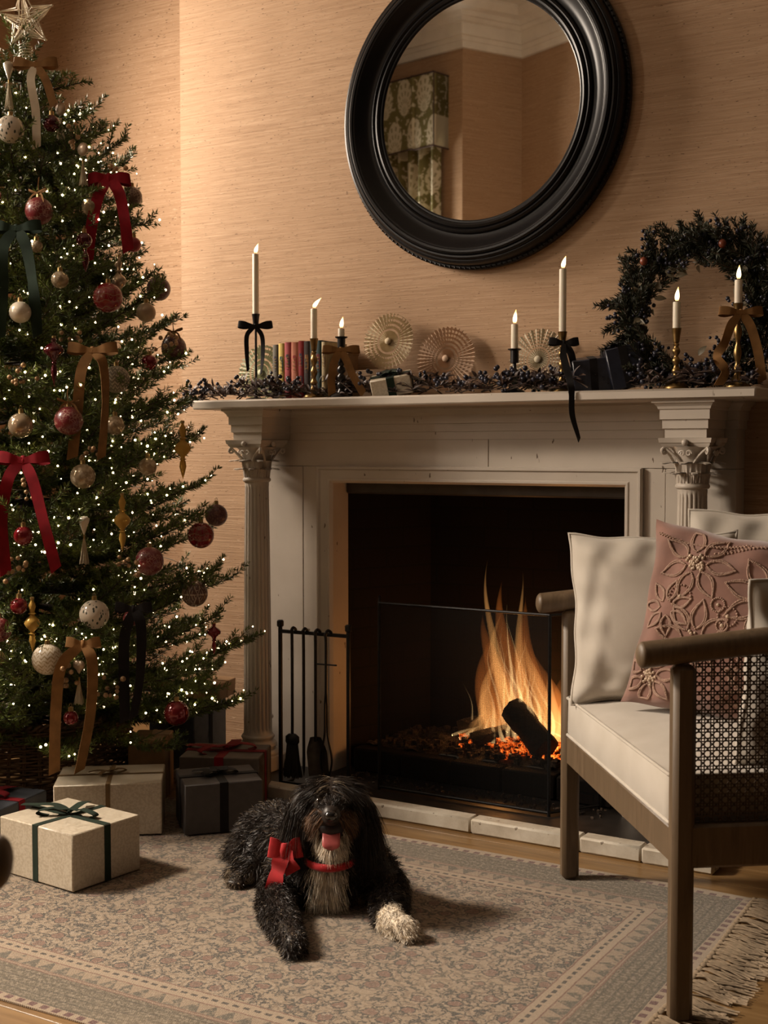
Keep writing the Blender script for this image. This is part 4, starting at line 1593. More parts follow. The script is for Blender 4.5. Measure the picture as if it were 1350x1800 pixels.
def patterned(name, base, ink, kind, rough=.35):
    g = G(name)
    x = g.xyz()
    an = g.math('ARCTAN2', x[1], x[0])
    zz = g.math('DIVIDE', x[2], .04)
    if kind == 'swirl':
        u = g.math('MULTIPLY', an, 1.6)
        fu = g.math('SUBTRACT', g.math('FRACT', g.math('ADD', u, 10.0)), .5)
        r = g.math('SQRT', g.math('ADD', g.math('POWER', fu, 2), g.math('POWER', g.math('MULTIPLY', g.math('SUBTRACT', zz, .25), .55), 2)))
        th = g.math('ARCTAN2', g.math('SUBTRACT', zz, .25), fu)
        sp_ = g.math('SINE', g.math('ADD', g.math('MULTIPLY', r, 44), th))
        fac = g.math('MULTIPLY', g.math('GREATER_THAN', sp_, .72), g.math('LESS_THAN', r, .42))
        band = g.math('GREATER_THAN', g.math('SINE', g.math('ADD', g.math('MULTIPLY', zz, 13), g.math('SINE', g.math('MULTIPLY', an, 6)))), .93)
        fac = g.math('MAXIMUM', fac, band)
    elif kind == 'lace':
        fac = g.step(g.voro(95, feature='DISTANCE_TO_EDGE', v=g.map(v=g.co)), .09, .02)
        fac = g.math('MULTIPLY', fac, g.step(g.noise(40, 2), .40, .55))
    elif kind == 'leaf':
        fac = g.step(g.voro(70, v=g.map((1.3, 1.3, .7))), .32, .26)
    elif kind == 'wave':
        s_ = g.math('SINE', g.math('ADD', g.math('MULTIPLY', x[2], 520), g.math('MULTIPLY', g.math('ABSOLUTE', g.math('SUBTRACT', g.math('FRACT', g.math('MULTIPLY', g.math('ADD', an, 4.0), 2.4)), .5)), 9)))
        fac = g.math('MULTIPLY', g.step(s_, .1, .5), g.step(g.noise(160, 2), .35, .5))
    elif kind == 'snow':
        fu = g.math('SUBTRACT', g.math('FRACT', g.math('MULTIPLY', g.math('ADD', an, 4.0), .8)), .5)
        zy = g.math('MULTIPLY', zz, .55)
        th = g.math('ARCTAN2', zy, fu)
        r = g.math('SQRT', g.math('ADD', g.math('POWER', fu, 2), g.math('POWER', zy, 2)))
        ray_ = g.math('GREATER_THAN', g.math('COSINE', g.math('MULTIPLY', th, 6)), .84)
        fac = g.math('MAXIMUM', g.math('MULTIPLY', ray_, g.math('LESS_THAN', r, .45)), g.math('MULTIPLY', g.math('GREATER_THAN', g.math('SINE', g.math('MULTIPLY', r, 40)), .75), g.step(g.noise(90, 2), .45, .5)))
    else:  # glitter
        fac = g.step(g.noise(150, 3, .7), .52, .60)
    g.bsdf(g.mix(fac, base, ink), g.mix(fac, (rough,) * 3 + (1,), (.6, .6, .6, 1)), coat=.3)
    return g.m


M_RED = glassy('red_glass', (.19, .006, .012, 1), .18, .35)
M_REDMATT = glassy('red_satin_glass', (.22, .012, .020, 1), .42, .2, .1)
M_DKRED = glassy('oxblood_glass', (.070, .003, .008, 1), .10, .4)
M_MAROON = patterned('maroon_glitter', (.070, .010, .014, 1), (.17, .075, .055, 1), 'glitter', .4)
M_REDLACE = patterned('red_lace', (.145, .012, .016, 1), (.36, .20, .15, 1), 'lace')
M_REDSW = patterned('red_swirl', (.21, .006, .012, 1), (.24, .11, .06, 1), 'swirl', .22)
M_BRNLACE = patterned('brown_lace', (.105, .050, .036, 1), (.36, .27, .19, 1), 'lace')
M_BRNSNOW = patterned('brown_snowflake', (.10, .045, .032, 1), (.42, .33, .24, 1), 'snow')
M_CHAMP = glassy('champagne_glass', (.38, .28, .18, 1), .16, .55)
M_CHAMPM = glassy('champagne_satin', (.36, .26, .17, 1), .38, .45, .1)
M_PEARL = glassy('pearl_glass', (.62, .54, .42, 1), .22, .15)
M_SILV = patterned('mercury_leaf', (.58, .50, .40, 1), (.030, .035, .022, 1), 'leaf', .12)
M_WAVE = patterned('grey_wave', (.16, .135, .09, 1), (.42, .36, .26, 1), 'wave', .5)
M_WHITEG = patterned('white_gold', (.60, .52, .41, 1), (.34, .25, .13, 1), 'wave', .5)
M_GOLDG = patterned('gold_glitter', (.42, .28, .13, 1), (.20, .11, .04, 1), 'glitter', .3)
g = G('clear_gold_glass')
g.bsdf(g.mix(g.step(g.noise(70, 3), .5, .62), (.40, .30, .19, 1), (.68, .56, .40, 1)), .08, .25, trans=.35, ior=1.2)
M_CLEAR = g.m
g = G('amber_glass')
g.bsdf((.60, .36, .085, 1), .08, .1, trans=.35, ior=1.2)
M_AMBER = g.m
GB = 'glass baubles on the christmas tree'


def bauble(p, r, mat, label, loop=None):
    e = empty('bauble', p, rt.uniform(-.5, .5), label, 'bauble', GB)
    MB().sphere((0, 0, 0), r, 28, 18).build('ball', mat, e, smooth=180)
    MB().lathe([(0, r + .012), (.004, r + .012), (.0075, r + .0105), (.008, r - .001), (.0085, r - .003)], 14).build('cap', M_CAP, e, smooth=40)
    t = np.linspace(0, 2 * PI, 14, endpoint=False)
    MB().tube(np.stack([.004 * np.cos(t), 0 * t, r + .016 + .005 * np.sin(t)], -1), .0008, 4, closed=True).build('hook', M_CAP, e)
    if loop is not None:
        bow('ribbon', (0, 0, r + .012), CR, CN, r * .75, .006, loop, [[(0, 0, .004), (-.4 * r, -.2 * r, .01), (-.75 * r, -.85 * r, .45 * r)], [(0, 0, .004), (.4 * r, -.2 * r, .01), (.7 * r, -.8 * r, .5 * r)]], parent=e, up=.3)
        MB().tube(smoothcurve([(0, 0, r + .012), (-.003, 0, r + .04), (.003, 0, r + .06)], 10), .0016, 5).build('hanger', loop, e)
    return e


BL = [
    ((-1.135, -1.000, 2.147), .0429, M_SILV, 'silvery bauble with dark leaves high on the tree under the pearl tassel'),
    ((-1.100, -.860, 2.191), .0270, M_DKRED, 'small dark red bauble highest on the tree'),
    ((-1.010, -1.005, 1.883), .0423, M_REDLACE, 'rosy lace patterned bauble above the dark green bow', M_VGOLD),
    ((-1.000, -.600, 1.991), .0350, M_BRNLACE, 'brown lacy bauble hanging behind the upper crimson bow'),
    ((-1.118, -1.080, 1.930), .0190, M_RED, 'red bauble cut by the left picture edge, the upper one'),
    ((-.935, -.890, 1.803), .0250, M_DKRED, 'dark red bauble between the tails of the upper crimson bow'),
    ((-.930, -.670, 1.819), .0243, M_REDMATT, 'satin red bauble at the end of the crimson tail'),
    ((-.875, -.850, 1.626), .0466, M_REDSW, 'bright red bauble with gold scrolls in mid tree'),
    ((-.945, -.985, 1.671), .0270, M_CLEAR, 'clear champagne bauble left of the red scroll bauble'),
    ((-.870, -.680, 1.595), .0315, M_CHAMPM, 'matt champagne bauble on the right side of the tree'),
    ((-1.000, -.470, 1.701), .0411, M_MAROON, 'maroon glitter bauble, the upper one hanging free against the wall'),
    ((-.960, -.440, 1.501), .0431, M_MAROON, 'maroon glitter bauble, the lower one hanging free against the wall', M_VGOLD),
    ((-.990, -1.105, 1.564), .0328, M_PEARL, 'plain pearl bauble near the left edge in mid tree'),
    ((-1.060, -1.125, 1.658), .0240, M_GOLDG, 'gold glitter bauble cut by the left edge beside the green tail'),
    ((-.840, -.700, 1.431), .0258, M_RED, 'small bright red bauble below the free hanging maroon ones'),
    ((-.830, -.865, 1.369), .0427, M_WAVE, 'grey bauble with glittering zigzag waves'),
    ((-.940, -1.155, 1.223), .0375, M_CHAMP, 'shiny champagne bauble above the lower crimson bow'),
    ((-.860, -1.040, 1.238), .0432, M_REDLACE, 'rosy lace bauble with a bronze ribbon in the tree middle', M_VGOLD),
    ((-.805, -.900, 1.226), .0300, M_CLEAR, 'clear gold bauble right of the bronze bow tail'),
    ((-.812, -1.032, 1.071), .0379, M_CLEAR, 'clear pearly bauble below the bronze bow tails'),
    ((-.762, -.800, 1.098), .0287, M_CLEAR, 'small clear gold bauble near the amber finial'),
    ((-.772, -.530, .867), .0440, M_REDSW, 'red bauble with gold scrolls on the right rim of the tree'),
    ((-.835, -.370, .925), .0390, M_MAROON, 'maroon bauble touching the red scroll bauble on the right rim'),
    ((-.896, -1.192, .898), .0286, M_RED, 'plain red bauble beside the tail of the lower crimson bow'),
    ((-.718, -.845, .806), .0444, M_REDLACE, 'rosy lace bauble low on the right half of the tree'),
    ((-.709, -.640, .686), .0426, M_BRNSNOW, 'brown bauble with a pale snowflake near the column'),
    ((-.752, -1.052, .660), .0445, M_SILV, 'silver bauble with dark leaves in the lower tree'),
    ((-.886, -1.222, .695), .0251, M_RED, 'small plain red bauble low by the left edge'),
    ((-.920, -1.268, .628), .0366, M_REDLACE, 'rosy lace bauble cut by the left edge low down'),
    ((-.806, -1.190, .540), .0452, M_WHITEG, 'white bauble with gold zigzags low on the tree'),
    ((-.642, -.812, .334), .0391, M_RED, 'large red bauble lowest on the tree above the grey presents'),
    ((-.912, -1.282, .547), .0220, M_GOLDG, 'gold glitter bauble cut by the left edge lowest of its kind'),
    ((-.975, -.815, 1.923), .0310, M_CLEAR, 'clear gold bauble tucked behind the upper crimson bow'),
    ((-1.005, -1.022, 1.772), .0190, M_CLEAR, 'small clear bauble beside the dark green bow'),
    ((-.760, -1.145, .365), .0220, M_RED, 'small red bauble between the tails of the lowest bronze bow'),
    ((-.700, -.950, .640), .0240, M_REDLACE, 'small rosy bauble behind the black bow'),
]
for b_ in BL:
    bauble(b_[0], b_[1], b_[2], b_[3], b_[4] if len(b_) > 4 else None)


# ---------------------------------------------------------------- finial drops and tassels
def finial(p, h, mat, label, kind=0):
    e = empty('finial_ornament', p, 0, label, 'ornament', 'glass finials on the christmas tree')
    r = h * .15
    if kind == 0:
        pr = [(.0005, -.5), (.03, -.40), (.06, -.28), (.05, -.20), (.035, -.17), (.07, -.155), (.035, -.14), (.04, -.11), (.11, -.04), (.145, .03), (.11, .10), (.05, .15), (.04, .18), (.075, .20), (.04, .22), (.05, .28), (.065, .33), (.05, .38), (.028, .42), (.025, .46)]
    elif kind == 1:
        pr = [(.0005, -.5), (.06, -.38), (.13, -.15), (.15, .05), (.12, .22), (.07, .34), (.05, .40), (.05, .45)]
    else:
        pr = [(.0005, -.5), (.045, -.35), (.07, -.2), (.05, -.12), (.04, -.08), (.07, -.05), (.045, -.02), (.08, .06), (.20, .16), (.21, .22), (.15, .30), (.05, .36), (.045, .40), (.07, .42), (.04, .45)]
    MB().lathe([(a * h, b_ * h) for a, b_ in pr], 24).build('glass_drop', mat, e, smooth=60)
    MB().lathe([(.0045, h * .455), (.0065, h * .455), (.0065, h * .49), (.003, h * .50), (0, h * .50)], 12).build('cap', M_CAP, e)
    return e


finial((-.890, -.785, 1.680), .180, M_CHAMP, 'champagne glass finial right of the red scroll bauble')
finial((-.805, -.580, 1.150), .195, M_AMBER, 'amber glass finial hanging against the wall on the right')
finial((-.912, -1.046, 1.420), .150, M_DKRED, 'dark maroon glass finial near the bronze bow', 2)
finial((-.750, -.930, .930), .180, M_AMBER, 'gold glass finial in the lower middle of the tree')
finial((-.850, -1.205, .640), .165, M_AMBER, 'gold glass finial low near the left edge')
finial((-.925, -.895, 1.740), .075, M_DKRED, 'dark red teardrop under the bauble between the crimson tails', 1)
finial((-.695, -.560, .530), .110, M_RED, 'red glass finial on the right rim beside the column', 2)

M_TASSEL = simple('ivory_silk_tassel', (.50, .41, .27, 1), .6, var=.2, bump=.4, bs=400)


def tassel(p, h, label, kind):
    e = empty('tassel_ornament', p, 0, label, 'ornament', 'beaded tassel ornaments on the christmas tree')
    if kind == 'drop':
        MB().lathe([(0, h * .5), (.010, h * .495), (.0165, h * .45), (.016, h * .40), (.010, h * .28), (.003, h * .14), (.002, h * .12)], 18).build('bead', M_PEARL, e, smooth=60)
    elif kind == 'disc':
        MB().sphere((0, 0, h * .38), .021, 18, 12, (1, .45, 1)).build('bead', M_CHAMPM, e, smooth=180)
    else:
        m_ = MB()
        m_.sphere((-.008, 0, h * .40), .014, 14, 10, (1, .6, 1)).sphere((.008, 0, h * .40), .014, 14, 10, (1, .6, 1))
        m_.lathe([(.019, h * .40), (.012, h * .30), (.001, h * .2)], 16, scale=(1, .6))
        m_.build('bead', M_CHAMPM, e, smooth=60)
    MB().tube([(0, 0, h * .12), (0, 0, -h * .02)], .0028, 6).build('neck', M_CAP, e)
    m_ = MB()
    for i in range(46):
        a, q = rt.uniform(0, 6.28), math.sqrt(rt.random())
        m_.tube([(.002 * math.cos(a), .002 * math.sin(a), h * .04), (.008 * q * math.cos(a), .008 * q * math.sin(a), -h * .2), (.015 * q * math.cos(a), .015 * q * math.sin(a), -h * .5 + rt.uniform(0, .006))], .0011, 3)
    m_.build('tassel', M_TASSEL, e, smooth=180)
    return e


tassel((-1.215, -.930, 2.310), .15, 'pearl drop with ivory tassel at the left of the tree top', 'drop')
tassel((-.985, -.840, 2.050), .13, 'pearl disc with ivory tassel left of the upper crimson bow', 'disc')
tassel((-.792, -1.050, .880), .145, 'ivory tassel with a fan shaped bead low in the tree middle', 'drop')
tassel((-.735, -1.135, .470), .13, 'heart bead with ivory tassel between the lowest bronze tails', 'heart')
tassel((-1.120, -.800, 2.210), .11, 'small pearl with ivory tassel right of the highest red bauble', 'disc')

# ---------------------------------------------------------------- velvet bows on the tree
GW = 'velvet bows on the christmas tree'
bow('bow', (-1.140, -.885, 2.372), CR, CN, .070, .030, M_VGOLD, [[(0, 0, .01), (-.012, -.05, .02), (.005, -.15, .03, .3), (.012, -.27, .05, .2)], [(0, 0, .01), (.035, -.05, .02), (.060, -.13, .02)]], 'bronze velvet bow with one ivory tail at the tree top', GW, tail_w=.026, tail_mat=M_SATIN)
bow('bow', (-.925, -.785, 2.012), CR, CN, .068, .036, M_VRED, [[(0, 0, .01), (-.030, -.06, .025), (-.055, -.16, .02, .2), (-.068, -.265, .02, .3)], [(0, 0, .01), (.034, -.05, .02), (.052, -.14, .02, -.2), (.060, -.23, .01, .2)]], 'crimson velvet bow in the upper right of the tree', GW, tail_w=.036, up=-.1)
bow('bow', (-1.010, -1.095, 1.815), CR, CN, .075, .032, M_VGREEN, [[(0, 0, .01), (-.035, -.06, .025), (-.040, -.18, .02, .4), (-.052, -.33, .02, .3)], [(0, 0, .01), (.030, -.05, .02), (.050, -.16, .02, -.4), (.058, -.32, .0, .9)]], 'dark green velvet bow near the left edge of the tree', GW, tail_w=.034)
bow('bow', (-.820, -.975, 1.450), CR, CN, .075, .032, M_VGOLD, [[(0, 0, .01), (-.030, -.06, .025), (-.045, -.18, .02, .2), (-.062, -.325, .02, .2)], [(0, 0, .01), (.034, -.04, .02, .8), (.040, -.16, .02, 1.1), (.026, -.325, .02, .9)]], 'bronze velvet bow with long tails in mid tree', GW, tail_w=.032)
bow('bow', (-.875, -1.205, 1.120), CR, CN, .075, .034, M_VRED, [[(0, 0, .01), (-.040, -.05, .02), (-.060, -.17, .02, .9), (-.052, -.33, .02, .6)], [(0, 0, .01), (.030, -.06, .02), (.060, -.18, .02, -.2), (.090, -.32, .0, .1)]], 'crimson velvet bow low by the left edge of the tree', GW, tail_w=.034)
bow('bow', (-.705, -1.145, .588), CR, CN, .050, .030, M_VGOLD, [[(0, 0, .01), (-.060, -.06, .02, .3), (-.078, -.19, .02, .1), (-.085, -.375, .02, .1)], [(0, 0, .01), (.028, -.05, .02, .5), (.022, -.20, .02, .7), (-.012, -.37, .02, .8)]], 'bronze velvet bow lowest on the tree with long hanging tails', GW, tail_w=.032, tail_mat=M_VGOLD)
bow('bow', (-.665, -.975, .675), CR, CN, .055, .030, M_VBLACK, [[(0, 0, .01), (-.024, -.08, .02), (-.028, -.2, .02, .2), (-.030, -.34, .0, .2)], [(0, 0, .01), (.024, -.05, .02, .5), (.020, -.2, .02, .9), (-.005, -.33, .0, .9)]], 'black velvet bow low on the right half of the tree', GW, tail_w=.032)

# ---------------------------------------------------------------- gold berry picks
M_GBERRY = simple('gold_berry', (.36, .22, .11, 1), .4, .35, var=.3)
PK = [((-1.09, -1.10, 1.77), 'gold berry spray left of the dark green bow'), ((-.93, -.95, 1.50), 'gold berry spray above the bronze bow in mid tree'), ((-.96, -1.14, 1.36), 'gold berry spray left of the maroon finial'),
      ((-.83, -.96, 1.15), 'gold berry spray right of the clear pearly bauble'), ((-.90, -1.17, 1.03), 'gold berry spray between the lower crimson tails'), ((-.90, -1.20, .80), 'gold berry spray under the plain red bauble'),
      ((-.73, -.91, .80), 'gold berry spray left of the low rosy bauble'), ((-.76, -1.16, .49), 'gold berry spray right of the white bauble'), ((-.70, -1.04, .44), 'gold berry spray low beside the black bow'), ((-.83, -.62, 1.50), 'gold berry spray by the small bright red bauble'),
      ((-.95, -.74, 2.04), 'gold berry spray poking out over the upper crimson bow'), ((-1.06, -.82, 2.15), 'gold berry spray under the highest red bauble')]
for p, lab in PK:
    e = empty('berry_spray', p, 0, lab, 'berry spray', 'gold berry sprays on the christmas tree')
    m1, m2 = MB(), MB()
    for j in range(9):
        q = rt.normal(0, .021, 3) + CN * .012
        m1.sphere(q, rt.uniform(.006, .0085), 10, 7)
        m2.tube(smoothcurve([-CN * .05, q * .4, q], 6), .0009, 4)
    tag(m1.build('berries', M_GBERRY, e, smooth=180), kind='stuff')
    m2.build('stems', M_TWIG, e, smooth=180)

# ================================================================ wicker basket under the tree
bs = empty('wicker_basket', (TX, TY, 0), 0, 'brown woven wicker basket holding the foot of the christmas tree', 'basket')
M_WICK2 = simple('brown_willow', (.105, .058, .026, 1), .6, var=.45, vs=30, bump=.2, bs=150)
nst = 46
Rb = lambda z: .395 - .085 * (z / .26)
m_ = MB()
for i in range(nst):
    a = i * 2 * PI / nst
    for da in (-.008, .008):
        m_.tube([(Rb(z_) * math.cos(a + da), Rb(z_) * math.sin(a + da), z_) for z_ in (.004, .08, .17, .26)], .0036, 5)
m_.build('stakes', M_WICK2, bs, smooth=180)
m_ = MB()
row = 0
z_ = .010
while z_ < .25:
    t = np.linspace(0, 2 * PI, nst * 4, endpoint=False)
    rr = Rb(z_) + .0062 * np.cos(t * nst / 2 + (PI if row % 2 else 0)) + rng.normal(0, .0005, len(t))
    zz_ = z_ + .0012 * np.sin(t * 5 + row)
    m_.tube(np.stack([rr * np.cos(t), rr * np.sin(t), zz_], -1), .0043, 5, closed=True)
    z_ += .0092
    row += 1
m_.build('weave', M_WICK2, bs, smooth=180)
m_ = MB()
t = np.linspace(0, 2 * PI, 300, endpoint=False)
for ph in (0, PI):
    m_.tube(np.stack([(Rb(.26) + .006 * np.cos(t * 40 + ph)) * np.cos(t), (Rb(.26) + .006 * np.cos(t * 40 + ph)) * np.sin(t), .258 + .006 * np.sin(t * 40 + ph)], -1), .0065, 6, closed=True)
m_.build('rim', M_WICK2, bs, smooth=180)

# ================================================================ rug
def rug_mat():
    g = G('faded_kilim')
    x = g.xyz()
    ex = g.math('SUBTRACT', 1.165, g.math('ABSOLUTE', x[0]))
    ey = g.math('SUBTRACT', .70, g.math('ABSOLUTE', x[1]))
    d = g.math('MINIMUM', ex, ey)
    onx = g.math('LESS_THAN', ex, ey)
    s_ = g.mix(onx, g.comb(x[0], 0, 0), g.comb(x[1], 0, 0))     # distance along the border
    s_ = g.xyz(s_)[0]
    beige, sand, grey, dkgrey, rose, plum, dark_ = (.26, .195, .135, 1), (.315, .24, .168, 1), (.082, .067, .043, 1), (.044, .038, .027, 1), (.150, .075, .055, 1), (.085, .026, .030, 1), (.030, .027, .025, 1)
    wob = g.math('ADD', d, g.math('MULTIPLY', g.math('SUBTRACT', g.noise(26, 2), .5), .006))
    band = g.ramp(g.math('MULTIPLY', wob, 3.0), [(0, sand), (.075, grey), (.42, rose), (.432, beige), (.445, rose), (.457, beige), (.575, rose), (.587, sand), (.60, sand), (.70, rose), (.712, beige)], 'CONSTANT')
    # speckled outer grey-green field
    outer = g.math('MULTIPLY', g.math('GREATER_THAN', wob, .026), g.math('LESS_THAN', wob, .139))
    spk = g.noise(1.0, 2, .6, g.map((110, 110, 10)))
    wav = g.math('SINE', g.math('MULTIPLY', d, 260))
    c = g.mix(g.math('MULTIPLY', outer, g.step(spk, .48, .60)), band, (.21, .172, .125, 1))
    c = g.mix(g.math('MULTIPLY', outer, g.math('MULTIPLY', g.math('GREATER_THAN', wav, .75), .7)), c, dkgrey)
    # plum stitches on the very edge
    st = g.math('MULTIPLY', g.math('LESS_THAN', g.math('ABSOLUTE', g.math('SUBTRACT', d, .016)), .008), g.math('GREATER_THAN', g.math('SINE', g.math('MULTIPLY', s_, 185)), -.1))
    c = g.mix(st, c, plum)
    # serrated leaves band
    tri = g.math('ABSOLUTE', g.math('SUBTRACT', g.math('FRACT', g.math('MULTIPLY', g.math('ADD', s_, 5.0), 22.0)), .5))
    sawm = g.math('LESS_THAN', g.math('SUBTRACT', wob, .153), g.math('MULTIPLY', g.math('SUBTRACT', .5, tri), .085))
    inb = g.math('MULTIPLY', g.math('GREATER_THAN', wob, .153), g.math('LESS_THAN', wob, .192))
    c = g.mix(g.math('MULTIPLY', g.math('MULTIPLY', sawm, inb), g.step(g.noise(70, 3), .36, .5)), c, (.075, .068, .052, 1))
    # dashed dark line
    ds = g.math('MULTIPLY', g.math('LESS_THAN', g.math('ABSOLUTE', g.math('SUBTRACT', wob, .217)), .0045), g.math('GREATER_THAN', g.math('SINE', g.math('MULTIPLY', s_, 230)), -.3))
    c = g.mix(ds, c, dark_)
    # field of small rosettes and vines
    fld = g.math('GREATER_THAN', wob, .239)
    v = g.map((1, 1, 0))
    vd = g.n('ShaderNodeTexVoronoi')
    g.set(vd.inputs['Vector'], v)
    vd.inputs['Scale'].default_value = 15.5
    vd.inputs['Randomness'].default_value = .35
    dist = g.math('ADD', vd.outputs['Distance'], g.math('MULTIPLY', g.math('SUBTRACT', g.noise(75, 3, .6), .5), .34))
    f = g.ramp(dist, [(0, (.135, .082, .062, 1)), (.14, (.175, .098, .072, 1)), (.25, (.034, .033, .030, 1)), (.31, sand), (.42, (.20, .148, .102, 1)), (.52, (.29, .222, .156, 1))], 'CONSTANT')
    vine = g.step(g.math('ABSOLUTE', g.math('SUBTRACT', g.noise(30, 3, .6), .5)), .038, .016)
    f = g.mix(g.math('MULTIPLY', vine, g.math('GREATER_THAN', dist, .31)), f, (.034, .034, .031, 1))
    spots = g.step(g.noise(52, 2), .60, .65)
    f = g.mix(g.math('MULTIPLY', spots, g.math('GREATER_THAN', dist, .33)), f, (.040, .040, .036, 1))
    spots2 = g.step(g.noise(75, 2, .5, g.map((1, 1, 1), (3, 4, 5))), .62, .68)
    f = g.mix(spots2, f, (.31, .25, .19, 1))
    c = g.mix(fld, c, f)
    # weave and fading
    wx = g.math('SINE', g.math('MULTIPLY', x[0], 1150))
    wy = g.math('SINE', g.math('MULTIPLY', x[1], 1500))
    wv = g.math('MULTIPLY', wx, wy)
    fine = g.noise(1.0, 3, .7, g.map((420, 130, 1)))
    c = g.mix(g.step(fine, .40, .30), c, g.mix(.62, c, (.055, .042, .030, 1)))
    c = g.mix(g.step(fine, .54, .66), c, g.mix(.55, c, (.50, .40, .30, 1)))
    c = g.mix(g.step(wv, -.2, 1.0), c, g.mix(.35, c, (.42, .335, .25, 1)))
    c = g.mix(g.step(g.noise(4, 3), .55, .8), c, g.mix(.35, c, (.36, .28, .19, 1)))
    g.bsdf(c, .92, spec=.15, sheen=.2)
    g.bump(g.math('ADD', wv, g.math('MULTIPLY', g.noise(220, 3), .8)), .5, .0015)
    return g.m


M_RUG = rug_mat()
rug = empty('rug', (-.055, -1.333, .0), math.radians(.6), 'faded beige and grey patterned rug with knotted fringe', 'rug')
nx, ny = 90, 56
X, Y = np.meshgrid(np.linspace(-1.165, 1.165, nx), np.linspace(-.70, .70, ny), indexing='ij')
Y2 = Y + .010 * np.sin(X * 2.3) * (Y > 0) + .004 * np.sin(X * 7)
X2 = X + .008 * np.sin(Y * 5 + 1)
Z = .006 + .0012 * np.sin(X * 6 + Y * 4) + .001 * np.sin(Y * 11)
top_ = np.stack([X2, Y2, Z], -1)
bot_ = top_.copy()
bot_[..., 2] = .0008
m_ = MB().grid(top_).grid(bot_, flip=True)
for sl in (np.s_[:, 0], np.s_[:, -1], np.s_[0, :], np.s_[-1, :]):
    m_.grid(np.stack([top_[sl], bot_[sl]], 1))
m_.build('rug_body', M_RUG, rug, smooth=50)
M_FRINGE = simple('undyed_cotton_fringe', (.27, .20, .13, 1), .9, var=.35, vs=60)
fr_me = []
rf = np.random.default_rng(8)
for kx in range(5):
    m_ = MB()
    m_.sphere((.007, 0, .009), .0085, 8, 6, (1.1, 1, .9))
    for j in range(11):
        y0 = rf.normal(0, .004)
        ln = rf.uniform(.10, .145)
        dv = rf.normal(0, .16)
        pts = [(0.004, y0 * .4, .010), (.03, y0 + dv * .02, .011 + rf.uniform(0, .006)), (ln * .6, y0 * 1.6 + dv * ln * .6, .006 + rf.uniform(0, .007)), (ln, y0 * 2 + dv * ln + rf.normal(0, .006), .003 + rf.uniform(0, .004))]
        m_.tube(smoothcurve(pts, 7), .0019, 4)
    fr_me.append(m_)
tas = []
for i in range(56):
    yy = -.69 + i * 1.38 / 55
    if i < 5:
        o = fr_me[i].build('fringe_tassel', M_FRINGE, rug, smooth=180)
        tas.append(o)
    else:
        o = tas[rf.integers(0, 5)].copy()
        COL.objects.link(o)
        o.parent = rug
    o.location = (1.168 + .008 * math.sin(yy * 5 + 1), yy, 0)
    o.rotation_euler = (0, 0, rf.normal(-.15, .16))

# ================================================================ presents under the tree
ZR = .0082
GP = 'presents under the christmas tree'
wrapped('present', 'ivory present with a dark green bow standing nearest on the rug', (-.552, -1.360, ZR), math.radians(-5), (.297, .235, .150), M_PIVORY, M_VGREEN, .021, group=GP, bow_s=.085, bow_rot=.45,
        bow_tails=[[(0, 0, .008), (-.06, -.035, .014), (-.12, -.04, .010), (-.165, -.055, .004)], [(0, 0, .008), (.01, -.05, .016), (.005, -.10, .008)]])
wrapped('present', 'ivory present with a narrow bronze ribbon behind the nearest one', (-.755, -.985, ZR), math.radians(38.5), (.315, .235, .155), M_PIVORY, simple('bronze_satin', (.17, .10, .04, 1), .5), .013, group=GP, bow_s=.045, bow_rot=.6)
wrapped('present', 'charcoal present with a black ribbon beside the dog', (-.487, -.800, ZR), math.radians(48), (.235, .205, .150), M_PCHAR, M_VBLACK, .026, group=GP, bow_s=.055, bow_rot=.2)
wrapped('present', 'warm grey present with a crimson bow behind the charcoal one', (-.640, -.570, .003), math.radians(25), (.26, .20, .165), M_PGREY, M_VRED, .030, group=GP, bow_s=.095, bow_rot=.5)
wrapped('present', 'slate blue present with a crimson bow at the left edge under the tree', (-1.035, -1.235, ZR), math.radians(12), (.27, .26, .105), M_PSLATE, M_VRED, .030, group=GP, bow_s=.080, bow_rot=.3)
wrapped('present', 'slate grey tall present half hidden by the lowest branches near the column', (-1.065, -.255, .003), math.radians(4), (.20, .20, .245), M_PSLATE, M_VBLACK, .02, group=GP, bow_s=0)
e = wrapped('present', 'tilted brown kraft present on top of the slate grey one', (-1.035, -.250, .264), 0, (.25, .16, .060), M_KRAFT, M_KRAFT, .014, rot=(.0, .06, .30), group=GP, bow_s=0)
wrapped('present', 'plain brown kraft present between basket and grey presents', (-.900, -.640, .003), math.radians(30), (.12, .16, .20), M_KRAFT, M_KRAFT, .012, group=GP, bow_s=0)

# ================================================================ armchair
g = G('weathered_oak')
n = g.noise(1.0, 5, .6, g.map((55, 55, 6)), .8)
n2 = g.noise(1.0, 4, .6, g.map((16, 16, 16)))
g.bsdf(g.mix(g.step(n2, .3, .7), g.ramp(n, [(.3, (.075, .047, .026)), (.5, (.125, .082, .046)), (.7, (.175, .12, .072))]), (.12, .08, .045, 1)), .5)
g.bump(n, .15, .001)
M_OAKG = g.m
M_CANE = simple('dark_cane', (.060, .036, .018, 1), .5, var=.3, vs=60)
g = G('natural_linen')
wv = g.math('MULTIPLY', g.math('SINE', g.math('MULTIPLY', g.xyz()[0], 2600)), g.math('SINE', g.math('MULTIPLY', g.xyz()[2], 2600)))
g.bsdf(g.mix(g.step(g.noise(9, 3), .3, .7), (.47, .42, .355, 1), (.55, .50, .435, 1)), .9, spec=.15, sheen=.25)
g.bump(g.math('ADD', wv, g.math('MULTIPLY', g.noise(18, 4), 3)), .12, .002)
M_LINEN = g.m

HW, SD = .437, .66           # half width, depth
ARM = lambda v: .737 + .085 * (v + .1) / .76 * .9   # arm centre height rising to the back


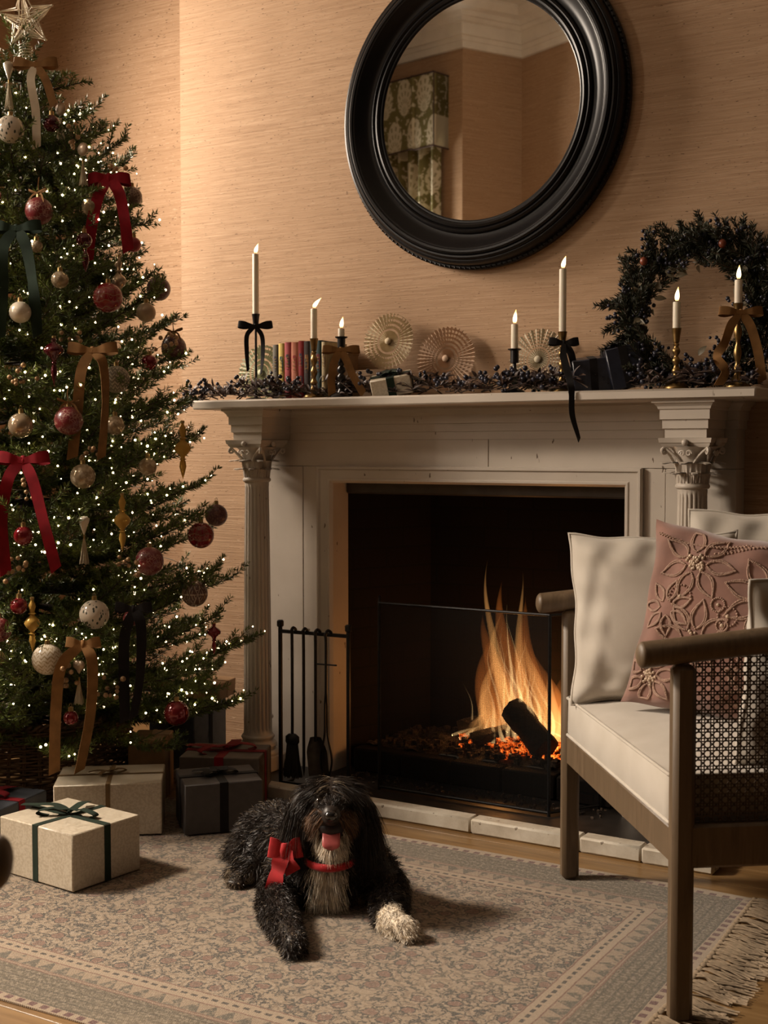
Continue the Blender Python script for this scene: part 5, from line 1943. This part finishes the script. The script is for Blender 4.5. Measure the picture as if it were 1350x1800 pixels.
def make_chair(label):
    e = empty('armchair', (0, 0, 0), 0, label, 'armchair', 'oak and cane armchairs')
    for sx in (-1, 1):
        m_ = MB().box((sx * HW, .0, .36), (.040, .046, .72), .010)
        m_.build('leg', M_OAKG, e)
        m_ = MB()
        m_.tube([(sx * (HW - .02), SD + .075, .0), (sx * (HW - .02), SD + .035, .30), (sx * (HW - .02), SD + .02, .45), (sx * (HW - .02), SD + .05, .82)], [.018, .022, .022, .018], 12)
        m_.build('leg', M_OAKG, e)
        MB().box((sx * HW, SD / 2, .356), (.030, SD, .088), .006).build('side_rail', M_OAKG, e)
        P = np.array([(sx * (HW + .004 * v), v, ARM(v)) for v in np.linspace(-.082, SD + .05, 12)])
        m_ = MB().tube(P, .0265, 14, up=(1, 0, 0), flat=1.0)
        vv = m_.V[0]
        m_.sphere(P[0], .0262, 14, 10, (1, .5, 1))
        m_.build('arm_rail', M_OAKG, e, smooth=60)
        # cane panel of real strands between rail and arm
        m_ = MB()
        pit, w_ = .0187, .0021
        y0, y1, z0 = .024, SD - .0, .399
        ztop = lambda v: ARM(v) - .022
        ny_ = int((y1 - y0) / pit)
        nz_ = int((ARM(.6) - z0) / pit) + 1
        for i in range(ny_ + 1):
            for d in (-.0032, .0032):
                yv = y0 + i * pit + d
                m_.box((sx * HW - .0012, yv, (z0 + ztop(yv)) / 2), (.0012, w_, ztop(yv) - z0))
        for i in range(nz_ + 1):
            for d in (-.0032, .0032):
                zv = z0 + i * pit + d
                ya = y0
                if zv > ztop(y0):
                    ya = next((q for q in np.linspace(y0, y1, 60) if ztop(q) > zv), None)
                if ya is None:
                    continue
                m_.box((sx * HW + .0012, (ya + y1) / 2, zv), (.0012, y1 - ya, w_))
        for sgn in (-1, 1):
            for i in range(-nz_, ny_ + nz_ + 1):
                pts = []
                for k in np.linspace(0, nz_ * pit, 60):
                    yv = y0 + (i + .5) * pit + sgn * k
                    zv = z0 + k
                    if y0 <= yv <= y1 and zv <= ztop(yv):
                        pts.append((sx * HW + .0004, yv, zv))
                if len(pts) > 2:
                    m_.ribbon([pts[0], pts[-1]], (0, sgn * -.707, .707), w_ * 1.1, .001)
        m_.build('cane_panel', M_CANE, e, smooth=None)
    MB().box((0, -.002, .350), (2 * HW - .038, .026, .076), .005).build('front_rail', M_OAKG, e)
    MB().box((0, SD + .02, .350), (2 * HW - .05, .026, .076), .005).build('back_rail', M_OAKG, e)
    m_ = MB()
    t = np.linspace(-1, 1, 20)
    m_.tube(np.stack([t * HW, SD + .05 + .05 * (1 - t ** 2), .83 + .03 * (1 - t ** 2)], -1), .024, 12)
    m_.build('back_top_rail', M_OAKG, e, smooth=60)
    MB().box((0, SD + .055, .60), (2 * HW - .06, .012, .42), .004).build('back_panel', M_CANE, e)
    # seat cushion
    nn = 24
    u = np.linspace(-1, 1, nn)
    W2, D0, D1 = HW - .023, -.016, SD - .01
    zt = lambda a, b_: .494 + .022 * (1 - a ** 4) * (1 - b_ ** 4)
    m_ = MB()
    rings = []
    for (z_, ins) in ((.390, .012), (.393, .004), (.40, 0), (.485, 0), (.492, .003)):
        ring = []
        for q in range(4):
            for tt_ in np.linspace(-1, 1, nn)[:-1]:
                a, b_ = [(tt_, -1), (1, tt_), (-tt_, 1), (-1, -tt_)][q]
                rr_ = 1 - .012 * (abs(a * b_) > .97)
                bul = .006 * math.sin((z_ - .39) / .1 * PI)
                ring.append((a * (W2 - ins + bul) * rr_, (D0 + D1) / 2 + b_ * ((D1 - D0) / 2 - ins + bul) * rr_, z_))
        rings.append(ring)
    m_.grid(np.array(rings), closed_v=True, flip=True)
    A_, B_ = np.meshgrid(u, u, indexing='ij')
    m_.grid(np.stack([A_ * (W2 - .003), (D0 + D1) / 2 + B_ * ((D1 - D0) / 2 - .003), .492 + .022 * (1 - A_ ** 4) * (1 - B_ ** 4) + .002 * np.sin(A_ * 9) * np.sin(B_ * 7)], -1))
    sc_ = m_.build('seat_cushion', M_LINEN, e, smooth=60)
    for z_ in (.394, .491):
        rr_ = W2 - .001
        loop = [(-rr_, D0, z_), (rr_, D0, z_), (rr_, D1, z_), (-rr_, D1, z_)]
        pts = []
        for k in range(4):
            a, b_ = np.array(loop[k]), np.array(loop[(k + 1) % 4])
            for t2 in np.linspace(.01, .99, 20):
                pts.append(a + (b_ - a) * t2)
        MB().tube(pts, .0042, 6, closed=True).build('piping', M_LINEN, sc_, smooth=180)
    return e


CH_ROT = math.atan2(-.791, .612)
ch = make_chair('weathered oak and cane armchair with linen seat in front of the fireplace')
ch.location = (.9, -1.058, .0075)
ch.rotation_euler = (0, 0, CH_ROT)
ch2 = copy_tree(ch)
ch2['label'] = 'second oak armchair of which only a rounded arm end shows at the left edge'
a2 = math.atan2(.854, -.521)         # second chair faces across the picture
ch2.rotation_euler = (0, 0, a2)
R2 = np.array([[math.cos(a2), -math.sin(a2)], [math.sin(a2), math.cos(a2)]])
tip = R2 @ np.array((HW, -.095))
ch2.location = (1.007 - tip[0], -2.99 - tip[1], 0)


# ================================================================ cushions
def chair_pt(x, y, z):
    c_, s2 = math.cos(CH_ROT), math.sin(CH_ROT)
    return (.9 + x * c_ - y * s2, -1.058 + x * s2 + y * c_, z)


def cushion(name, label, loc, w_, h_, th, N_, U_, mat, pip=True, seed=0, roll=0.0):
    N_ = np.array(N_, float)
    N_ /= np.linalg.norm(N_)
    U_ = np.array(U_, float)
    U_ -= N_ * (U_ @ N_)
    U_ /= np.linalg.norm(U_)
    R_ = np.cross(U_, N_) * -1
    if roll:
        R_, U_ = R_ * math.cos(roll) + U_ * math.sin(roll), U_ * math.cos(roll) - R_ * math.sin(roll)
    r_ = np.random.default_rng(seed)
    n_ = 40
    u = np.linspace(-1, 1, n_)
    A_, B_ = np.meshgrid(u, u, indexing='ij')
    ph = r_.uniform(0, 6, 6)

    def pos(A_, B_, sg):
        ca = 1 - .075 * (1 - B_ ** 2) ** 1.0 * np.abs(A_) ** 3 + .012 * np.sin(B_ * 9 + ph[0]) * np.abs(A_) ** 5
        cb = 1 - .075 * (1 - A_ ** 2) ** 1.0 * np.abs(B_) ** 3 + .012 * np.sin(A_ * 9 + ph[1]) * np.abs(B_) ** 5
        x_ = A_ * ca * w_ / 2
        z_ = B_ * cb * h_ / 2
        t = (np.clip(1 - A_ ** 2, 0, 1) * np.clip(1 - B_ ** 2, 0, 1)) ** .42
        edge = np.clip((np.maximum(np.abs(A_), np.abs(B_)) - .55) / .45, 0, 1)
        wr_ = .006 * np.sin(A_ * 13 + B_ * 5 + ph[2]) * edge * (1 - edge) * 4 + .005 * np.sin(B_ * 15 - A_ * 4 + ph[3]) * edge * (1 - edge) * 4 + .004 * np.sin(A_ * 4 + ph[4]) * np.sin(B_ * 5 + ph[5])
        return np.stack([x_, sg * (th / 2 * t + wr_ * (t > 0)), z_], -1)
    m_ = MB().grid(pos(A_, B_, -1)).grid(pos(A_, B_, 1), flip=True)
    o = m_.build(name, mat, None, smooth=180)
    Mx = Matrix(((R_[0], -N_[0], U_[0], loc[0]), (R_[1], -N_[1], U_[1], loc[1]), (R_[2], -N_[2], U_[2], loc[2]), (0, 0, 0, 1)))
    o.matrix_world = Mx
    tag(o, label, 'cushion', 'cushions on the armchair')
    if pip:
        e_ = np.linspace(-1, 1, 30)[:-1]
        ring = np.concatenate([np.stack([e_, -np.ones(29)], -1), np.stack([np.ones(29), e_], -1), np.stack([-e_, np.ones(29)], -1), np.stack([-np.ones(29), -e_], -1)])
        P = pos(ring[:, 0] * .999, ring[:, 1] * .999, 0.0)
        MB().tube(P, .0042, 6, closed=True).build('piping', mat, o, smooth=180)
    return o, pos


XD = np.array((math.cos(CH_ROT), math.sin(CH_ROT), 0))
YD = np.array((-math.sin(CH_ROT), math.cos(CH_ROT), 0))
cushion('cushion', 'plain white linen cushion leaning at the fireplace side of the armchair', chair_pt(-.305, .185, .722), .43, .44, .17, XD * .95 - YD * .28 + UZ * .22, UZ + XD * -.12, M_LINEN, seed=1)
cushion('cushion', 'white back cushion rising highest behind the pink one', chair_pt(-.350, .520, .765), .44, .46, .15, XD * .95 - YD * .30 + UZ * .10, UZ, M_LINEN, seed=2)
cushion('cushion', 'white linen cushion at the right edge against the near arm', chair_pt(.345, .335, .70), .41, .40, .13, -XD * .95 - YD * .25 + UZ * .15, UZ + XD * .1, M_LINEN, seed=3)
M_PINK = simple('dusty_pink_velvet', (.245, .128, .098, 1), .85, var=.25, vs=14, sheen=.6, spec=.2)
pk, ppos = cushion('cushion', 'dusty pink velvet cushion embroidered with beaded flowers', chair_pt(-.045, .285, .730), .45, .46, .15, XD * .80 - YD * .52 + UZ * .22, UZ, M_PINK, False, seed=4, roll=.13)
M_EMB = simple('blush_embroidery', (.36, .225, .165, 1), .6, var=.2, vs=60)
M_BEADS = simple('pearl_bead', (.58, .44, .33, 1), .25, .2)
emb, bds = MB(), MB()
re_ = np.random.default_rng(3)


def knots(bm, uv, r):
    uv = np.clip(np.asarray(uv), -.93, .93)
    P = ppos(uv[:, 0], uv[:, 1], -1.0)
    for p in P:
        bm.sphere(p + (0, -.0015, 0), r * re_.uniform(.8, 1.2), 5, 3)


def petal(cu, cv, a, ln, wd, dens=26):
    t = np.linspace(0, 1, dens)
    for sg in (-1, 1):
        for off in (1.0, .78):
            lx = t * ln
            ly = sg * wd * np.sin(t ** .8 * PI) * off
            knots(emb, np.stack([cu + lx * math.cos(a) - ly * math.sin(a), cv + lx * math.sin(a) + ly * math.cos(a)], -1), .0026)


def flower(cu, cv, s_, n_, a0=0.0, center=True):
    for i in range(n_):
        petal(cu + .14 * s_ * math.cos(a0 + i * 2 * PI / n_), cv + .14 * s_ * math.sin(a0 + i * 2 * PI / n_), a0 + i * 2 * PI / n_, .36 * s_, .10 * s_)
    if center:
        q = re_.normal(0, .055 * s_, (34, 2))
        knots(bds, np.stack([cu + q[:, 0], cv + q[:, 1]], -1), .0046)


flower(-.42, .32, 1.0, 9, .2)
flower(.42, .58, .85, 7, .5)
flower(.30, -.22, .85, 8, .1)
flower(-.50, -.62, .9, 8, .4)
flower(.66, .06, .6, 7, 0, False)
flower(.72, -.66, .7, 7, .3)
for (cu, cv, r) in ((-.02, .08, .10), (.10, .18, .07), (.02, -.02, .06), (.52, .20, .12)):
    t = np.linspace(0, 2 * PI, 22)
    knots(emb, np.stack([cu + r * np.cos(t), cv + r * np.sin(t)], -1), .003)
    knots(bds, np.array([(cu, cv)]), .0055)
for (u0, v0, u1, v1, k_) in ((-.88, .88, .2, .72, .1), (-.9, .62, -.85, .9, .02), (-.1, .88, .9, .85, -.08), (-.1, -.12, .05, -.4, .1), (-.85, -.28, -.2, -.14, .12), (-.2, -.14, -.2, -.5, -.2)):
    t = np.linspace(0, 1, 30)
    for o_ in (0, .05):
        knots(emb, np.stack([u0 + (u1 - u0) * t + o_, v0 + (v1 - v0) * t + k_ * np.sin(t * PI)], -1), .003)
tag(emb.build('embroidery', M_EMB, pk, smooth=180), kind='stuff')
tag(bds.build('beads', M_BEADS, pk, smooth=180), kind='stuff')

# turned wooden foot of a stool that stands just outside the right edge
M_PALEWOOD = simple('pale_turned_wood', (.42, .29, .16, 1), .45, var=.3, vs=20)
e = empty('turned_stool', (1.245, -.735, 0), 0, 'pale turned wooden stool foot at the right edge by the rug fringe', 'stool')
MB().lathe([(0, 0), (.012, 0), (.016, .006), (.022, .02), (.036, .045), (.043, .07), (.040, .092), (.028, .105), (.015, .11), (0, .111)], 24).build('foot', M_PALEWOOD, e, smooth=60)

# ================================================================ dog
DB = np.array((.12, -1.17, .0085))
dog = empty('dog', tuple(DB), 0, 'shaggy black dog with white chest and red bow lying on the rug', 'dog')
FD = np.array((.545, -.838, 0.0))      # the way the dog looks
SD_ = np.array((.838, .545, 0.0))      # its left side, right in the picture
HC = np.array((.222, -1.240, .262))
body = MB()


def blob(c, r, sq=(1, 1, 1), ax=None):
    m_ = MB().sphere((0, 0, 0), 1, 16, 10)
    v = m_.V[0] * np.asarray(sq) * r
    if ax is not None:
        v = v[:, :1] * ax[0] + v[:, 1:2] * ax[1] + v[:, 2:] * ax[2]
    body.add(v + np.asarray(c) - DB, m_.F)


def limb(pts, rad):
    P = smoothcurve(np.array(pts) - DB, 14)
    body.tube(P, np.interp(np.linspace(0, 1, 14), np.linspace(0, 1, len(rad)), rad), 12)
    body.sphere(P[0], rad[0], 12, 8)
    body.sphere(P[-1], rad[-1], 12, 8)


AX = (SD_, FD, UZ)
limb([(.215, -1.215, .155), (.165, -1.185, .125), (.05, -1.115, .110), (-.06, -1.075, .105), (-.125, -1.060, .085)], [.070, .088, .090, .092, .072])   # trunk
blob((.200, -1.225, .100), .080, (1, .8, 1.15), AX)                      # chest
limb([(.200, -1.215, .15), (.218, -1.232, .215)], [.062, .058])          # neck
blob(HC + (0, 0, .012), .068, (1.02, 1.02, .96), AX)                     # skull
blob(HC + FD * .048 + (0, 0, -.006), .046, (1.05, 1.0, .85), AX)         # cheeks
limb([HC + FD * .05 + (0, 0, .010), HC + FD * .100 + (0, 0, .012)], [.038, .026])     # muzzle
limb([HC + FD * .035 + (0, 0, -.046), HC + FD * .080 + (0, 0, -.064)], [.030, .018])  # lower jaw
for sg in (-1, 1):                                                       # hanging ears
    limb([HC + SD_ * sg * .058 + (0, 0, .040), HC + SD_ * sg * .084 + (0, 0, .005), HC + SD_ * sg * .086 + (0, 0, -.060)], [.020, .022, .018])
limb([(.125, -1.215, .125), (.100, -1.285, .060), (.150, -1.375, .042), (.262, -1.480, .033), (.312, -1.528, .027)], [.052, .046, .037, .031, .030])   # fore leg, picture left
limb([(.265, -1.150, .120), (.335, -1.155, .062), (.378, -1.225, .042), (.425, -1.292, .032), (.478, -1.312, .027)], [.052, .044, .037, .033, .030])   # fore leg, picture right
limb([(-.095, -1.060, .095), (-.085, -1.130, .085), (-.055, -1.185, .055)], [.070, .062, .040])     # thigh
limb([(-.055, -1.185, .045), (-.115, -1.185, .030), (-.085, -1.225, .022)], [.034, .026, .023])      # hind paw
limb([(-.165, -1.060, .07), (-.215, -1.035, .045), (-.235, -1.06, .03)], [.035, .028, .018])         # tail
for (c, d) in (((.318, -1.535, .022), (.75, -.66)), ((.488, -1.316, .022), (.93, -.37)), ((-.080, -1.235, .020), (.3, -.95))):
    sd2 = np.array((-d[1], d[0], 0))
    for k_ in (-1.2, -.4, .4, 1.2):                                      # toes
        blob(np.array(c) + sd2 * k_ * .0125 + np.array((d[0], d[1], 0)) * (.012 - .004 * abs(k_)), .0125, (1, 1.15, .9), (sd2, np.array((d[0], d[1], 0)), UZ))
me = bpy.data.meshes.new('dog_raw')
me.from_pydata(np.concatenate(body.V).tolist(), [], body.F)
raw = bpy.data.objects.new('dog_raw', me)
COL.objects.link(raw)
md = raw.modifiers.new('remesh', 'REMESH')
md.mode = 'VOXEL'
md.voxel_size = .0065
ms = raw.modifiers.new('smooth', 'SMOOTH')
ms.iterations = 5
bpy.context.view_layer.update()
dg = bpy.context.evaluated_depsgraph_get()
bme = bpy.data.meshes.new_from_object(raw.evaluated_get(dg))
bpy.data.objects.remove(raw, do_unlink=True)
bme.name = 'body'


def fur_mat(name, col, rough=.42):
    g = G(name)
    g.bsdf(g.mix(g.step(g.noise(60, 2), .3, .7), dark(col, .65), dark(col, 1.35)), rough, spec=.28, sheen=.03)
    return g.m


M_FURB = fur_mat('black_fur', (.020, .0135, .0100, 1))
M_FURW = fur_mat('cream_fur', (.70, .61, .49, 1), .6)
M_FURT = fur_mat('tan_fur', (.13, .065, .030, 1), .5)
M_FURG = fur_mat('grizzled_fur', (.22, .17, .115, 1), .6)
bo = link('body', bme, M_FURB, dog, 180)
bme.materials.append(M_FURW)
pc = np.empty(len(bme.polygons) * 3)
bme.polygons.foreach_get('center', pc)
pc = pc.reshape(-1, 3) + DB
ps, pf = (pc - np.array((.20, -1.225, .10))) @ SD_, (pc - np.array((.20, -1.225, .10))) @ FD
pale = ((np.hypot(pc[:, 0] - .465, pc[:, 1] + 1.308) < .066) & (pc[:, 2] < .09)) | ((pf > .02) & (np.abs(ps) < .028) & (pc[:, 2] > .02) & (pc[:, 2] < .150) & (pc[:, 1] > -1.40))
bme.polygons.foreach_set('material_index', pale.astype(np.int32))

# surface samples for the coat
nv = len(bme.vertices)
co = np.empty(nv * 3)
bme.vertices.foreach_get('co', co)
co = co.reshape(-1, 3)
bme.calc_loop_triangles()
nt = len(bme.loop_triangles)
tri = np.empty(nt * 3, np.int32)
bme.loop_triangles.foreach_get('vertices', tri)
tri = tri.reshape(-1, 3)
A_, B_, C_ = co[tri[:, 0]], co[tri[:, 1]], co[tri[:, 2]]
cr = np.cross(B_ - A_, C_ - A_)
ar = np.linalg.norm(cr, axis=1)
rd = np.random.default_rng(17)
NS = 62000
ctr = (A_ + B_ + C_) / 3 + DB - HC
wgt = ar * np.where(np.linalg.norm(ctr, axis=1) < .13, 1.9, 1.0)
pick = rd.choice(nt, NS, p=wgt / wgt.sum())
u, v = rd.random((2, NS, 1))
fl_ = (u + v) > 1
u, v = np.where(fl_, 1 - u, u), np.where(fl_, 1 - v, v)
P = A_[pick] + (B_ - A_)[pick] * u + (C_ - A_)[pick] * v
Nn = cr[pick] / ar[pick][:, None]
W = P + DB
hd = W - HC
hs, hf, hz = hd @ SD_, hd @ FD, hd[:, 2]
head = (np.linalg.norm(hd * np.array((1, 1, .85)), axis=1) < .118) & (hz > -.095)
ear = head & (np.abs(hs) > .062)
muz = head & (hf > .055) & (np.abs(hs) < .055) & (hz < .045)
jaw = (hz < -.034) & (hz > -.098) & (hf > .02) & (np.abs(hs) < .038)
crown = head & ~ear & ~muz & (hz > .03)
ft = np.array((.30, -1.50)), np.array((.465, -1.308)), np.array((-.085, -1.22))
pawL = (np.hypot(W[:, 0] - ft[0][0], W[:, 1] - ft[0][1]) < .06) & (W[:, 2] < .09)
pawR = (np.hypot(W[:, 0] - ft[1][0], W[:, 1] - ft[1][1]) < .068) & (W[:, 2] < .09)
pawH = (np.hypot(W[:, 0] - ft[2][0], W[:, 1] - ft[2][1]) < .05) & (W[:, 2] < .05)
cs = (W - np.array((.20, -1.225, .10))) @ SD_
cf = (W - np.array((.20, -1.225, .10))) @ FD
chest = ~head & ~jaw & (cf > .02) & (np.abs(cs + .0) < .020 + .022 * rd.random(NS)) & (W[:, 2] > .02) & (W[:, 2] < .150) & ~pawL & ~pawR
leg = (W[:, 2] < .10) & ((W[:, 1] < -1.27) | (W[:, 0] > .31)) & ~head
# mouth cavity, nose and eye sockets stay short
mouth = (hf > .045) & (np.abs(hs) < .030) & (hz < -.002) & (hz > -.058)
nose = (hf > .108) & (np.abs(hs) < .024) & (hz > -.008)
keep = ~mouth & ~nose & (W[:, 2] > .012)

DOWN = np.array((0, 0, -1.0))
BACK = np.array((-.83, .45, 0))
sgn = np.sign(hs)[:, None]
D = Nn * .55 + BACK * .5 + DOWN * .35
D = np.where(leg[:, None], Nn * .6 + DOWN * .35 + np.array((.3, -.4, 0)), D)
D = np.where(head[:, None], Nn * .45 + DOWN * .75 + SD_ * sgn * .25, D)
D = np.where(crown[:, None], Nn * .40 + SD_ * sgn * .75 + DOWN * .28 + FD * .18, D)
D = np.where(ear[:, None], Nn * .28 + DOWN * 1.0 + SD_ * sgn * .06, D)
D = np.where(muz[:, None], Nn * .35 + DOWN * .65 + SD_ * sgn * .5 - FD * .1, D)
bridge = muz & (np.abs(hs) < .024) & (hz > .012) & (hf < .116)
D = np.where(bridge[:, None], Nn * .42 - FD * .75 + UZ * .35 + SD_ * sgn * .25, D)
D = np.where(jaw[:, None], Nn * .45 + DOWN * .8, D)
D = np.where(chest[:, None], Nn * .40 + DOWN * .85 + SD_ * (np.sign(cs)[:, None]) * .2, D)
D += rd.normal(0, .16, D.shape)
D /= np.linalg.norm(D, axis=1)[:, None]
LN = rd.uniform(.026, .040, NS)
LN = np.where(leg, rd.uniform(.018, .028, NS), LN)
LN = np.where(head, rd.uniform(.022, .036, NS), LN)
LN = np.where(crown, rd.uniform(.030, .052, NS), LN)
LN = np.where(ear, rd.uniform(.045, .085, NS), LN)
LN = np.where(muz, rd.uniform(.014, .034, NS), LN)
LN = np.where(muz & (np.abs(hs) < .02) & (hz > .005), rd.uniform(.010, .016, NS), LN)
LN = np.where(bridge, rd.uniform(.014, .026, NS), LN)
LN = np.where(jaw, rd.uniform(.018, .034, NS), LN)
LN = np.where(chest, rd.uniform(.030, .050, NS), LN)
LN = np.where(pawL | pawR | pawH, rd.uniform(.010, .016, NS), LN)
eyes = [HC + FD * .062 + SD_ * sg * .029 + np.array((0, 0, .036)) for sg in (-1, 1)]
for ey in eyes:
    LN = np.where(np.linalg.norm(W - ey, axis=1) < .020, .008, LN)
# locks: neighbouring hairs share one wave and lean to one tip
cell = np.floor(P / .013)
hsh = np.abs(np.sin(cell @ np.array((127.1, 311.7, 74.7))) * 43758.5453) % 1.0
hs2 = np.abs(np.sin(cell @ np.array((269.5, 183.3, 246.1))) * 28001.834) % 1.0
cc = (cell + .5) * .013
curl = np.where(head, .0035, np.where(chest | jaw, .004, .0062))
curl = np.where(pawL | pawR | pawH, .003, curl)
n_ = 6
t = np.linspace(0, 1, n_)
bend = np.where(head | chest | jaw, .55, .35)[:, None]
bend = np.where(bridge[:, None], .15, bend)
S1 = np.cross(D, UZ + .001)
S1 /= np.linalg.norm(S1, axis=1)[:, None]
S2 = np.cross(D, S1)
root = P - Nn * .001
path = np.zeros((NS, n_, 3))
for i in range(n_):
    g_ = t[i]
    q = root + D * (LN * g_)[:, None] + DOWN * (LN * g_ * g_)[:, None] * bend
    ph = hsh * 6.28 + g_ * (3.2 + 3.5 * hs2)
    q = q + (S1 * np.sin(ph)[:, None] + S2 * np.cos(ph)[:, None]) * (curl * g_ ** .7)[:, None]
    q = q + ((cc + D * (LN * .9)[:, None] + DOWN * (LN * .8)[:, None] * bend * .8) - q) * (.45 * g_ * g_)
    path[:, i] = q
path[:, :, 2] = np.maximum(path[:, :, 2], .0015)
wid = np.where(head, .0013, .0015)[:, None] * (1 - .8 * t ** 1.5)[None]
sdv = np.cross(D, rd.normal(size=D.shape))
sdv /= np.linalg.norm(sdv, axis=1)[:, None]
Lf = path - sdv[:, None] * wid[..., None] / 2
Rt_ = path + sdv[:, None] * wid[..., None] / 2


def coat(name, mask, mat):
    idx = np.where(mask & keep)[0]
    k_ = len(idx)
    V_ = np.stack([Lf[idx], Rt_[idx]], 2).reshape(-1, 3)          # strand, ring, side
    base = (np.arange(k_) * n_ * 2)[:, None]
    T_ = []
    for i in range(n_ - 1):
        a_ = base + i * 2
        T_ += [a_ + np.array([0, 1, 3]), a_ + np.array([0, 3, 2])]
    return tag(tri_mesh(name, V_, np.concatenate(T_), mat, dog), kind='stuff')


rn = rd.random(NS)
white = (chest | (pawR & (rn < .93)) | (jaw & (rn < .9)))
tan = ~white & head & (hf > .040) & (np.abs(hs) > .012) & (np.abs(hs) < .062) & (hz < .020) & (rn < .75)
tan |= ~white & crown & (np.abs(np.abs(hs) - .028) < .012) & (hf > .045) & (hz < .05) & (rn < .3)
griz = ~white & ~tan & ((pawH & (rn < .8)) | (pawL & (rn < .10)) | ((rn < .05) & ~head) | (crown & (np.abs(hs) < .008) & (rn < .4)))
coat('black_coat', ~white & ~tan & ~griz, M_FURB)
coat('cream_chest_and_paw_coat', white, M_FURW)
coat('tan_muzzle_coat', tan, M_FURT)
coat('grizzled_coat', griz, M_FURG)

# face
M_NOSE = simple('wet_black_nose', (.008, .007, .007, 1), .18, var=.2, coat=.6, bump=.2, bs=300)
M_EYE = simple('dark_eye', (.012, .007, .005, 1), .06, coat=1.0)
M_TONGUE = simple('pink_tongue', (.46, .10, .095, 1), .32, var=.15, vs=50, bump=.1, bs=200)
M_MOUTH = simple('dark_mouth', (.012, .004, .004, 1), .5)


def oblob(name, c, r, sq, mat, seg=20):
    m_ = MB().sphere((0, 0, 0), 1, seg, 14)
    v_ = m_.V[0] * np.asarray(sq) * r
    m_.V[0] = v_[:, :1] * SD_ + v_[:, 1:2] * FD + v_[:, 2:] * UZ
    return m_.build(name, mat, dog, smooth=180, loc=tuple(np.asarray(c) - DB))


oblob('nose', HC + FD * .124 + (0, 0, .016), .0150, (1.05, .75, .85), M_NOSE)
for ey in eyes:
    oblob('eye', ey + FD * .004, .0098, (1, 1, 1), M_EYE)
oblob('mouth', HC + FD * .066 + (0, 0, -.029), .034, (.95, .85, .70), M_MOUTH)
P_ = []
for i, tt_ in enumerate(np.linspace(0, 1, 12)):
    row = []
    c_ = HC + FD * (.064 + .046 * math.sin(tt_ * 1.5)) + UZ * (-.034 - .038 * tt_ ** 1.5)
    w_ = .0215 * (1 if tt_ < .75 else math.sqrt(max(.0, 1 - ((tt_ - .75) / .25) ** 2)) * .98 + .02)
    for a_ in np.linspace(0, 2 * PI, 16, endpoint=False):
        nrm = FD * math.cos(tt_ * 1.3) * -.0 + (FD * math.sin(tt_ * 1.5) + UZ * math.cos(tt_ * 1.5))
        row.append(c_ + SD_ * w_ * math.cos(a_) + nrm * .0042 * math.sin(a_) * (w_ / .0165) + nrm * (-.003 * math.cos(a_) ** 2 * -1))
    P_.append(np.array(row) - DB)
MB().grid(np.array(P_), closed_v=True).build('tongue', M_TONGUE, dog, smooth=180)
M_FELT = simple('scarlet_felt', (.46, .006, .010, 1), .75, var=.2, vs=40, sheen=.15)
t = np.linspace(0, 2 * PI, 40, endpoint=False)
cN = np.array((.207, -1.224, .142)) - DB
ring = np.stack([cN + SD_ * .070 * math.cos(a_) + FD * .080 * math.sin(a_) + UZ * (-.012 * math.sin(a_)) for a_ in t])
m_ = MB()
G0 = np.stack([ring + UZ * dz + (ring - cN) * k_ for dz, k_ in ((-.010, .02), (-.004, .06), (.004, .06), (.010, .02), (.005, -.02), (-.005, -.02))], 1)
m_.grid(G0, closed_u=True, closed_v=True)
m_.build('collar', M_FELT, dog, smooth=180)
bw = bow('collar_bow', tuple(np.array((.145, -1.325, .168)) - DB), CR, CN * .9 + np.array((-.3, -.2, 0)), .040, .050, M_FELT, [[(0, 0, .004), (-.010, -.03, .016, .2), (-.020, -.060, .006, -.3), (-.026, -.095, .012, .5)], [(0, 0, .004), (.012, -.025, .014, -.4), (.020, -.055, .010, .4)]], parent=dog, tail_w=.040, up=.22)
